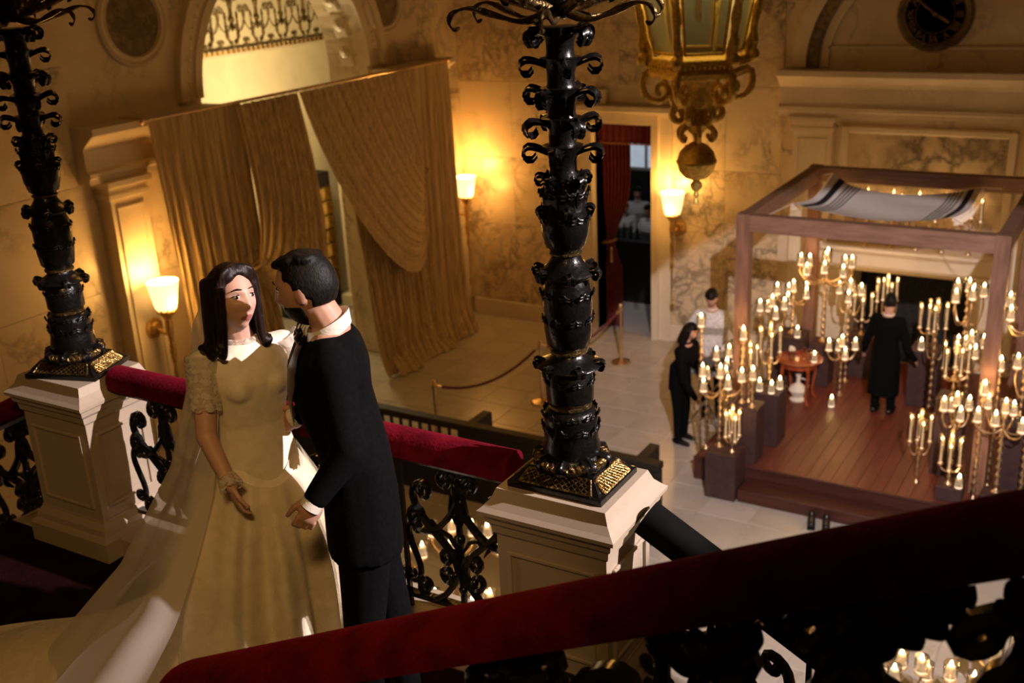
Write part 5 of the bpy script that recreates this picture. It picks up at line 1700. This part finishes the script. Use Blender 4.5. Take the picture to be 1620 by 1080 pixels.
# ------------------------------------------------------------------ the bride
def build_bride():
    r = thing('person', 'person with shoulder-length dark hair in an ivory gown and veil, looking up', 'person', (-2.80, 2.66, LZ))
    o = Vector(r.location)
    L_ = lambda p: Vector(p) - o
    H = L_((-2.716, 2.616, 5.376)); s = .97
    B = basis((.955, -.20), radians(11), radians(-5))
    tf = Vector((.91, -.41, 0)).normalized(); tl = Vector((-tf.y, tf.x, 0))
    S = L_((-2.722, 2.640, 5.218))                     # base of the neck
    shR, shL = S - tl * .150 + Vector((0, 0, -.055)), S + tl * .150 + Vector((0, 0, -.055))
    elR, hdR = L_((-2.735, 2.425, 4.93)), L_((-2.60, 2.38, 4.79))
    elL, hdL = shL + Vector((.10, .08, -.26)), L_((-2.50, 2.80, 4.88))
    hip = L_((-2.72, 2.635, 4.68))
    # one continuous body
    mb = MB()
    head_into(mb, H, B, True, s)
    mb.cap(H + B @ Vector((-.022, 0, -.075)), .050, S + Vector((0, 0, -.01)) - tf * .015, .054)
    torso_loft(mb, [(hip + Vector((0, 0, -.06)), .155, .105), (hip + Vector((0, 0, .06)), .15, .10), (L_((-2.716, 2.64, 4.90)), .112, .085), (S + Vector((0, 0, -.14)), .135, .10), (S + Vector((0, 0, -.06)), .135, .085), (S + Vector((0, 0, -.01)), .07, .055)], (tf, tl))
    for (sh, el, hd) in ((shR, elR, hdR), (shL, elL, hdL)):
        mb.cap(S + Vector((0, 0, -.05)), .05, sh, .045)
        mb.cap(sh, .045, el, .035); mb.cap(el, .035, hd, .024)
    hand_into(mb, hdR, (.22, .06, -1), (-tf * .3 + tl), tf, .82, .8)
    hand_into(mb, hdL, (.8, -.5, -.2), (0, 0, -1), (-.3, -.8, 0), .92, .4)
    for sg in (-1, 1):
        k = hip + tl * (.08 * sg)
        mb.cap(k + Vector((0, 0, -.05)), .085, L_((-2.79, 2.66, 4.22)) + tl * .07 * sg, .055)
        mb.cap(L_((-2.79, 2.66, 4.22)) + tl * .07 * sg, .055, L_((-2.80, 2.66, 3.90)) + tl * .07 * sg, .035)
        mb.cap(L_((-2.80, 2.66, 3.84)) + tl * .07 * sg, .035, L_((-2.80, 2.66, 3.80)) + tl * .07 * sg + tf * .13, .03)
    me = remesh(mb, 'body', [M['skin_f'], M['lip']], .0048, 3, .45)
    paint_lips(me, H, B, s, 1)
    place('body', me, r)
    eyes(r, H, B, s, True)
    MB().ell(H + B @ Vector((-.008, -.074, -.040)), (.006, .006, .008), None, 8, 6).build('earring', M['brass'], r, True)
    # hair: parted, falling to the shoulders and turning up
    def cut(d):
        if d.x > .30:
            return d.z > .80 - .45 * max(0, abs(d.y) - .15)
        return d.z > -.35 or d.x < -.2
    def locks(mb):
        for k in range(30):
            a = lerp(1.02, 2 * pi - 1.02, k / 29)
            ca, sa = cos(a), sin(a)
            top = H + B @ Vector((.088 * ca - .004, .078 * sa, .045 + .02 * (ca < 0)))
            mid = H + B @ Vector((.088 * ca - .012, .086 * sa, -.05))
            low = H + B @ Vector((.090 * ca - .020, .090 * sa, -.135))
            end = H + B @ Vector((.102 * ca - .026, .102 * sa, -.175 + .010 * sin(k * 2.1)))
            tip = H + B @ Vector((.118 * ca - .026, .118 * sa, -.160 + .010 * sin(k * 2.1)))
            pts = spline([top, mid, low, end, tip], 14)
            for i in range(13):
                mb.cap(pts[i], .021 - .0006 * i, pts[i + 1], .021 - .0006 * (i + 1), 8)
        for sg in (-1, 1):
            for q in range(4):
                pts = spline([H + B @ Vector((.046 - .02 * q, sg * .012, .114)), H + B @ Vector((.058 - .012 * q, sg * .052, .098)), H + B @ Vector((.042 - .012 * q, sg * .077, .045)), H + B @ Vector((.026 - .012 * q, sg * .086, -.02)), H + B @ Vector((.016 - .012 * q, sg * .092, -.09))], 14)
                for i in range(13):
                    mb.cap(pts[i], .014, pts[i + 1], .014, 8)
    hair_cap(H, B, s, 'hair', M['hair_f'], r, cut, .017, True, locks, .007, smooth=4)
    # bodice with a high round neckline, dropped to a V at the hips
    mb = MB()
    up = Vector((0, 0, 1))
    secs = [(hip + up * .02, .165, .118), (hip + up * .10, .150, .108), (hip + up * .19, .128, .098), (hip + up * .24, .123, .096), (S - up * .19 + tf * .008, .138, .112), (S - up * .13 + tf * .012, .150, .118), (S - up * .08 + tf * .004, .158, .104), (S - up * .035, .135, .078), (S + up * .004 - tf * .012, .072, .064)]
    torso_loft(mb, secs, (tf, tl), 32, 2.2)
    for sg in (-1, 1):
        mb.ell(S - up * .145 + tf * .085 + tl * (.062 * sg), (.05, .055, .05), None, 14, 10)
        mb.cap(S - up * .045, .045, (shL if sg > 0 else shR) + up * .004, .052)
    place('bodice', remesh(mb, 'bodice', M['dress'], .008, 5), r)
    # lace yoke ring and sleeves
    MB().tube([S + up * .018 - tf * .012 + tf * (.060 * cos(2 * pi * k / 24)) + tl * (.064 * sin(2 * pi * k / 24)) + up * (-.012 * cos(2 * pi * k / 24)) for k in range(24)], .011, 8, closed=True).build('neckline', M['lace'], r, True)
    def sleeve(a, b, r0, r1, nm, mat, scal):
        d = (b - a); dn = d.normalized(); u = dn.orthogonal().normalized(); w = dn.cross(u)
        def fn(t, v):
            R_ = lerp(r0, r1, v) + .003 * sin(12 * t * pi) * v
            end = .008 * abs(sin(8 * pi * t)) if v > .95 else 0
            return a + d * v + dn * end + (u * cos(2 * pi * t) + w * sin(2 * pi * t)) * R_
        return MB().grid(fn, 48, 14, cu=True).build(nm, mat, r, True, None)
    for (sh, el, hd) in ((shR, elR, hdR), (shL, elL, hdL)):
        m_ = sh.lerp(el, .62)
        sleeve(sh + up * .035, m_, .060, .056, 'sleeve', M['lace'], 1)
        sleeve(sh + up * .03, m_ - (el - sh) * .05, .054, .050, 'sleeve_lining', M['veil'], 1)
        sleeve(el.lerp(hd, .80), el.lerp(hd, 1.02), .032, .044, 'lace_cuff', M['lace'], 1)
    # skirt with train
    tr = Vector((-.93, -.36, 0)).normalized(); ta = atan2(tr.y, tr.x)
    zw, z0 = hip.z + .14, .012
    def skirt(t, v, off=0.0):
        a = 2 * pi * t
        d = (a - ta + pi) % (2 * pi) - pi
        train = exp(-(d / .52) ** 2)
        R_ = .50 + 1.05 * train - .10 * max(0, cos(a - 1.2)) - .17 * max(0, cos(a + .05)) ** 6
        R_ *= 1 + .035 * sin(7 * a + .6) + .02 * sin(13 * a)
        fl = v ** 1.25
        g = lerp(.62 * v + .38 * v ** 2, v ** 3.2, min(1, train * 1.1))
        w0 = .128
        rad = lerp(w0, R_, g) + .06 * sin(pi * min(1, v * 1.4)) * (1 - .8 * train)
        fold = (.022 + .060 * v) * min(1, 3 * v) * (sin(11 * a + 1.5 * sin(3 * v)) * .6 + sin(17 * a + 2 * v) * .4)
        rad += fold
        z = lerp(zw, z0, min(1, v * 1.0))
        if train > .05 and v > .8: z = max(z0 + .022 * (1 + sin(9 * a + 14 * v)) * train, z)
        c = L_((-2.72, 2.635, 0)); 
        p = Vector((c.x + (rad + off) * cos(a), c.y + (rad + off) * sin(a), z))
        w = p + o
        if w.y > 3.0: p.y -= (w.y - 3.0) * .9
        # dropped V of the waist
        p.z -= .10 * (1 - v) ** 6 * max(0, cos(a - atan2(tf.y, tf.x))) ** 2
        return p
    MB().grid(lambda t, v: skirt(t, v), 220, 60, cu=True).build('skirt', M['dress'], r, True, None)
    MB().grid(lambda t, v: skirt(t, .03 + .95 * v, .014), 160, 44, cu=True).build('overskirt', sheer('organza_overlay', (.80, .70, .52), .22, lace=.34, lscale=7), r, True, None)
    # veil: from the crown down the back, spreading over the train
    bk = -tf
    top = H + B @ Vector((-.045, 0, .112))
    ang = atan2(-.55, -.83)
    def veil(t, v):
        u = (t - .5) * 2
        spread = lerp(.085, 1.0, v ** .9)
        a = ang + u * lerp(1.45, .85, v)
        k = interp([(0, .0), (.12, .115), (.25, .16), (.45, .27), (.7, .52), (1, .98)], v)
        z = lerp(top.z + .012, .05, v) - .05 * u * u * (1 - v)
        cx, cy = lerp(top.x, L_((-2.78, 2.66, 0)).x, min(1, v * 2)), lerp(top.y, L_((-2.78, 2.66, 0)).y, min(1, v * 2))
        rr = k * (1 + .05 * sin(9 * u + 3 * v)) + .018 * sin(16 * u + 2 * v) * v
        return Vector((cx + rr * cos(a), cy + rr * sin(a), z))
    MB().grid(veil, 60, 50).build('veil', M['veil'], r, True, None)
    return r
build_bride()

# ------------------------------------------------------------------ the groom
def suit(r, o, S, tf, tl, hip, arms, feet, mats, vox=.011, sw=.205, hem=.78, trousers=True):
    """jacket and trousers around given joints (local coordinates)"""
    up = Vector((0, 0, 1))
    mb = MB()
    z0 = hip.z - .14
    torso_loft(mb, [(Vector((hip.x, hip.y, z0)), sw * .90, .132), (hip + up * .04, sw * .84, .128), (hip + up * .20 + tf * .004, sw * .80, .118), (S - up * .22 + tf * .008, sw * .90, .132), (S - up * .12, sw * .96, .125), (S - up * .06 - tf * .01, sw * .93, .098), (S - up * .01 - tf * .018, sw * .45, .065)], (tf, tl), 32, 2.6)
    for (sh, el, hd) in arms:
        mb.cap(S - up * .07 - tf * .01, .065, sh, .072)
        mb.cap(sh, .070, el, .056); mb.cap(el, .056, hd, .042)
    place('jacket', remesh(mb, 'jacket', mats['jacket'], vox, 4), r)
    if trousers:
        mb = MB()
        mb.ell(hip - up * .02, (.16, .13, .14), Matrix((tl, tf, up)).transposed())
        for (kn, ft, sg) in feet:
            h0 = hip + tl * (.085 * sg) - up * .05
            mb.cap(h0, .098, kn, .070); mb.cap(kn, .070, ft + up * .10, .056); mb.cap(ft + up * .10, .056, ft + up * .055, .058)
        place('trousers', remesh(mb, 'trousers', mats['trousers'], vox, 3), r)
    for (kn, ft, sg) in feet:
        mb = MB().cap(ft + up * .045 - tf * .05, .042, ft + up * .04 + tf * .08, .044).cap(ft + up * .04 + tf * .08, .044, ft + up * .03 + tf * .16, .030)
        me = remesh(mb, 'shoe', M['shoe'], vox, 2)
        for v in me.vertices:
            if v.co.z < .004: v.co.z = .004
        place('shoe', me, r)

def body_skin(r, H, B, S, tf, tl, hip, arms, hands, skin, s, fem, vox, feet=None):
    up = Vector((0, 0, 1))
    mb = MB()
    head_into(mb, H, B, fem, s, *((96, 72) if vox < .007 else (48, 36)))
    mb.cap(H + B @ Vector((-.025, 0, -.07)), .056 if not fem else .05, S - tf * .015 - up * .01, .060 if not fem else .054)
    torso_loft(mb, [(hip - up * .05, .13, .09), (hip + up * .2, .125, .085), (S - up * .15, .15, .09), (S - up * .06, .14, .075), (S, .07, .055)], (tf, tl), 20)
    for (sh, el, hd), hh in zip(arms, hands):
        mb.cap(S - up * .06, .05, sh, .048); mb.cap(sh, .048, el, .038); mb.cap(el, .038, hd, .027)
        hand_into(mb, hd, *hh)
    if feet:
        for (kn, ft, sg) in feet:
            mb.cap(hip + tl * .08 * sg, .075, kn, .05); mb.cap(kn, .05, ft + up * .07, .035)
    me = remesh(mb, 'body', [skin, M['lip']], vox, 3 if vox < .007 else 2, .45)
    if vox < .007: paint_lips(me, H, B, s, 1)
    return place('body', me, r)

def build_groom():
    r = thing('person', 'person with short dark hair in a black tuxedo with bow tie, facing the bride', 'person', (-2.33, 2.60, LZ))
    o = Vector(r.location); L_ = lambda p: Vector(p) - o
    up = Vector((0, 0, 1))
    H = L_((-2.335, 2.578, 5.474)); s = 1.04
    B = basis((-.94, -.33), radians(-9), radians(3))
    tf = Vector((-.76, -.65, 0)).normalized(); tl = Vector((-tf.y, tf.x, 0))
    S = L_((-2.282, 2.600, 5.340))
    hip = L_((-2.195, 2.575, 4.72))
    shL, shR = S + tl * .170 - up * .085, S - tl * .170 - up * .085
    elL, hdL = L_((-2.10, 2.425, 5.00)), L_((-2.175, 2.335, 4.865))
    elR, hdR = L_((-2.40, 2.77, 5.02)), L_((-2.54, 2.70, 4.94))
    arms = [(shL, elL, hdL), (shR, elR, hdR)]
    feet = [(L_((-2.165, 2.48, 4.25)), L_((-2.13, 2.47, LZ)), 1), (L_((-2.185, 2.67, 4.25)), L_((-2.15, 2.67, LZ)), -1)]
    dL = (hdL - elL).normalized() + up * -.4
    body_skin(r, H, B, S, tf, tl, hip, arms, [(dL, -tl, tf, 1.0, 1.25), ((-.8, 0, -.5), (0, -1, 0), up, 1.02, .6)], M['skin_m'], s, False, .0052, feet)
    eyes(r, H, B, s)
    suit(r, o, S, tf, tl, hip, arms, feet, {'jacket': M['tux'], 'trousers': M['tux']}, .010, .215)
    # hair: short, thick on top, tapered at the neck
    def cut(d):
        if d.x > .45: return d.z > .62
        if d.x > -.05: return d.z > .20 + .5 * max(0, d.x) - (.12 if d.x < .1 else 0)
        return d.z > -.40 + .25 * (d.x > -.4)
    def top(mb):
        for k in range(26):
            a = random.uniform(-1.3, 1.3); q = random.uniform(-.05, .065)
            mb.ell(H + B @ (Vector((q, .052 * sin(a), .100 + .010 * cos(a) - abs(q) * .25)) * s), (.024, .020, .016), B, 8, 6)
        for k in range(10):
            mb.ell(H + B @ (Vector((.064, -.045 + .01 * k, .090 + .004 * sin(k))) * s), (.016, .014, .014), B, 8, 6)
    hair_cap(H, B, s, 'hair', M['hair_m'], r, cut, .0075, False, top, .006, smooth=3)
    # short beard and moustache
    def bc(d): return d.z < -.38 and d.x > -.05 and not (d.x > .75 and d.z > -.5) and d.z > -.98
    hair_cap(H, B, s, 'beard', M['hair_m'], r, bc, .0045, False, None, .006, smooth=2)
    # shirt: standing collar, bib, studs, cuffs; bow tie; lapels
    nk = (H + B @ Vector((-.025, 0, -.07))).lerp(S - tf * .015, .55)
    def collar(t, v):
        a = 2 * pi * t
        rr = .066 + .005 * v
        return nk - up * (.006 + .046 * v) + (tf * cos(a) + tl * sin(a)) * rr - up * .034 * cos(a) - tf * .004
    cm = MB().grid(collar, 40, 6, cu=True)
    cm.grid(lambda t, v: collar(t, v) + (tf * cos(2 * pi * t) + tl * sin(2 * pi * t)) * .005 + up * .002 * (1 - v), 40, 6, cu=True)
    cm.build('shirt_collar', M['shirt'], r, True, None)
    def front(x, z, out):     # point on the chest: x across, z down from the neck
        dep = interp([(0, .058), (.06, .100), (.12, .126), (.22, .136), (.36, .124)], z)
        hw = .2
        return S - up * z + tl * x + tf * (dep * (1 - .55 * (x / hw) ** 2) + out)
    def bib(u, v):
        z = .005 + .30 * v
        w = lerp(.055, .010, v)
        return front((u - .5) * 2 * w, z, .012)
    MB().grid(bib, 14, 16).build('shirt_front', M['shirt'], r, True, None)
    for sg in (-1, 1):
        def lap(u, v, sg=sg):
            z = .0 + .33 * v
            w0 = lerp(.052, .008, v); w1 = w0 + interp([(0, .02), (.3, .075), (.45, .085), (.8, .04), (1, .008)], v)
            return front(sg * lerp(w0, w1, u), z, .022 - .004 * u)
        MB().grid(lap, 8, 18).build('lapel', M['satin'], r, True, None)
        def bow(u, v, sg=sg):
            x = sg * lerp(.006, .062, u); h = lerp(.010, .030, u ** .7) * (1 - .15 * (u > .9))
            return front(x, .018, .030 + .008 * sin(pi * u)) + up * (2 * v - 1) * h + tf * .006 * cos(3 * (2 * v - 1))
        b = MB().grid(bow, 10, 8)
        b.grid(lambda u, v: bow(u, v) - tf * .012, 10, 8)
        b.build('bow_tie_wing', M['satin'], r, True, None)
    MB().ell(front(0, .018, .034), (.010, .010, .012), None, 10, 8).build('bow_tie_knot', M['satin'], r, True)
    for (el, hd) in ((elL, hdL), (elR, hdR)):
        d = (hd - el).normalized(); u = d.orthogonal().normalized(); w = d.cross(u)
        MB().grid(lambda t, v: hd + d * lerp(-.005, .040, v) + (u * cos(2 * pi * t) + w * sin(2 * pi * t)) * (.037), 24, 4, cu=True).build('shirt_cuff', M['shirt'], r, True, None)
    return r
build_groom()

# ------------------------------------------------------------------ people in the hall
def figure(name_label, loc, face, h=1.72, head_turn=0.0, head_tilt=0.0, lean=0.0, jacket=None, trousers=None, skin=None, hairm=None, long_hair=False, fem=False, arms=None, coat=False, beard=False, vox=.013, broad=1.0):
    r = thing('person', name_label, 'person', loc)
    k = h / 1.75
    up = Vector((0, 0, 1))
    f = Vector((face[0], face[1], 0)).normalized(); l = Vector((-f.y, f.x, 0))
    hip = up * .93 * k
    S = up * 1.46 * k + f * lean
    H = S + up * .185 * k + f * (.03 + lean * .35)
    hf = Matrix.Rotation(head_turn, 3, 'Z') @ f
    B = basis(hf, head_tilt)
    arms = arms or [(.24, .0, .98, .26, .10, .76), (.24, .0, .98, .26, .10, .76)]
    A, hands = [], []
    for sg, (el_o, el_f, el_z, h_o, h_f, h_z) in zip((1, -1), arms):
        sh = S + l * (.175 * sg * k) - up * .07 * k
        el = up * el_z * k + l * (el_o * sg * k) + f * (el_f + lean * .6)
        hd = up * h_z * k + l * (h_o * sg * k) + f * (h_f + lean * .6)
        A.append((sh, el, hd))
        hands.append(((hd - el) + up * -.02, -l * sg, f if h_z < .9 else up, k, .7))
    feet = [(up * .50 * k + l * .09 + f * .03, l * .10, 1), (up * .50 * k - l * .09 + f * .03, -l * .10 + f * .04, -1)]
    body_skin(r, H, B, S, f, l, hip, A, hands, skin or M['skin_m'], k, fem, vox, feet)
    suit(r, None, S, f, l, hip, A, feet, {'jacket': jacket or M['tux'], 'trousers': trousers or M['tux']}, vox, (.19 if fem else .205) * k * broad)
    if coat:
        mb = MB()
        torso_loft(mb, [(up * .30 * k + f * .0, .205, .165), (up * .60 * k, .20, .155), (up * .90 * k, .19, .135), (up * 1.02 * k, .17, .12)], (f, l), 24)
        place('coat_skirt', remesh(mb, 'coat_skirt', M['tux'], .016, 3), r)
    def cut(d):
        if d.x > .3: return d.z > .58
        return d.z > (-.9 if long_hair else -.60) if d.x < -.1 else d.z > (.0 if d.x < .15 else .2)
    def extra(mb):
        if not long_hair: return
        for q in range(14):
            a = lerp(1.0, 2 * pi - 1.0, q / 13)
            p = [H + B @ Vector((.085 * cos(a) - .01, .08 * sin(a), .03)), H + B @ Vector((.095 * cos(a) - .02, .095 * sin(a), -.10)), H + B @ Vector((.10 * cos(a) - .03, .10 * sin(a), -.20))]
            mb.cap(p[0], .025, p[1], .025, 8); mb.cap(p[1], .025, p[2], .02, 8)
    hair_cap(H, B, k, 'hair', hairm or M['hair_m'], r, cut, .014, fem, extra, .013, 28, 20, 2)
    if beard:
        hair_cap(H, B, k, 'beard', M['hair_m'], r, lambda d: d.z < -.4 and d.x > .1, .010, False, None, .011, 28, 20, 2)
    MB().tube([S + up * .015 + (f * cos(2 * pi * i / 16) + l * sin(2 * pi * i / 16)) * .063 for i in range(16)], .014, 6, closed=True).build('collar', M['shirt'] if not fem else (jacket or M['tux']), r, True)
    return r
figure('person in a long black suit standing before the fireplace, arms held away from the body', (-2.80, 14.05, PZ), (.15, 1), 1.66, .5, -.15, coat=True, arms=[(.30, .0, 1.0, .36, .12, .84), (.30, .0, 1.0, .36, .12, .84)])
figure('person with dark hair in a black suit leaning toward the candles at left', (-5.16, 12.75, 0), (.75, -.15), 1.72, -.2, -.35, .10, fem=True, long_hair=True, arms=[(.20, .12, 1.02, .14, .30, .80), (.20, .12, 1.02, .16, .28, .78)])
figure('person in a patterned white shirt bending over the equipment stand', (-5.10, 13.8, 0), (.25, -1), 1.93, 0, -.75, .14, broad=1.15, jacket=M['greyshirt'], beard=True, arms=[(.36, .08, 1.10, .14, .32, 1.02), (.36, .08, 1.10, .14, .34, 1.0)])
figure('person with dark hair and dark vest standing in the room beyond the doorway', (-9.02, 20.0, 0), (.3, -1), 1.74, .2, -.3, .05, jacket=M['shirt'], arms=[(.26, .1, 1.1, .12, .32, 1.14), (.26, .1, 1.1, .12, .32, 1.14)])
figure('person in a pale shirt bent forward at the left of the dark counter', (-9.02, 19.35, 0), (.5, -1), 1.60, .2, -.4, .12, jacket=M['shirt'], arms=[(.26, .1, 1.1, .12, .32, 1.12), (.26, .1, 1.1, .12, .32, 1.12)])
figure('person in a white top at the right behind the dark counter', (-8.28, 18.95, 0), (-.3, -1), 1.66, .1, -.3, .05, jacket=M['shirt'], arms=[(.26, .1, 1.1, .12, .32, 1.12), (.26, .1, 1.1, .12, .32, 1.12)])
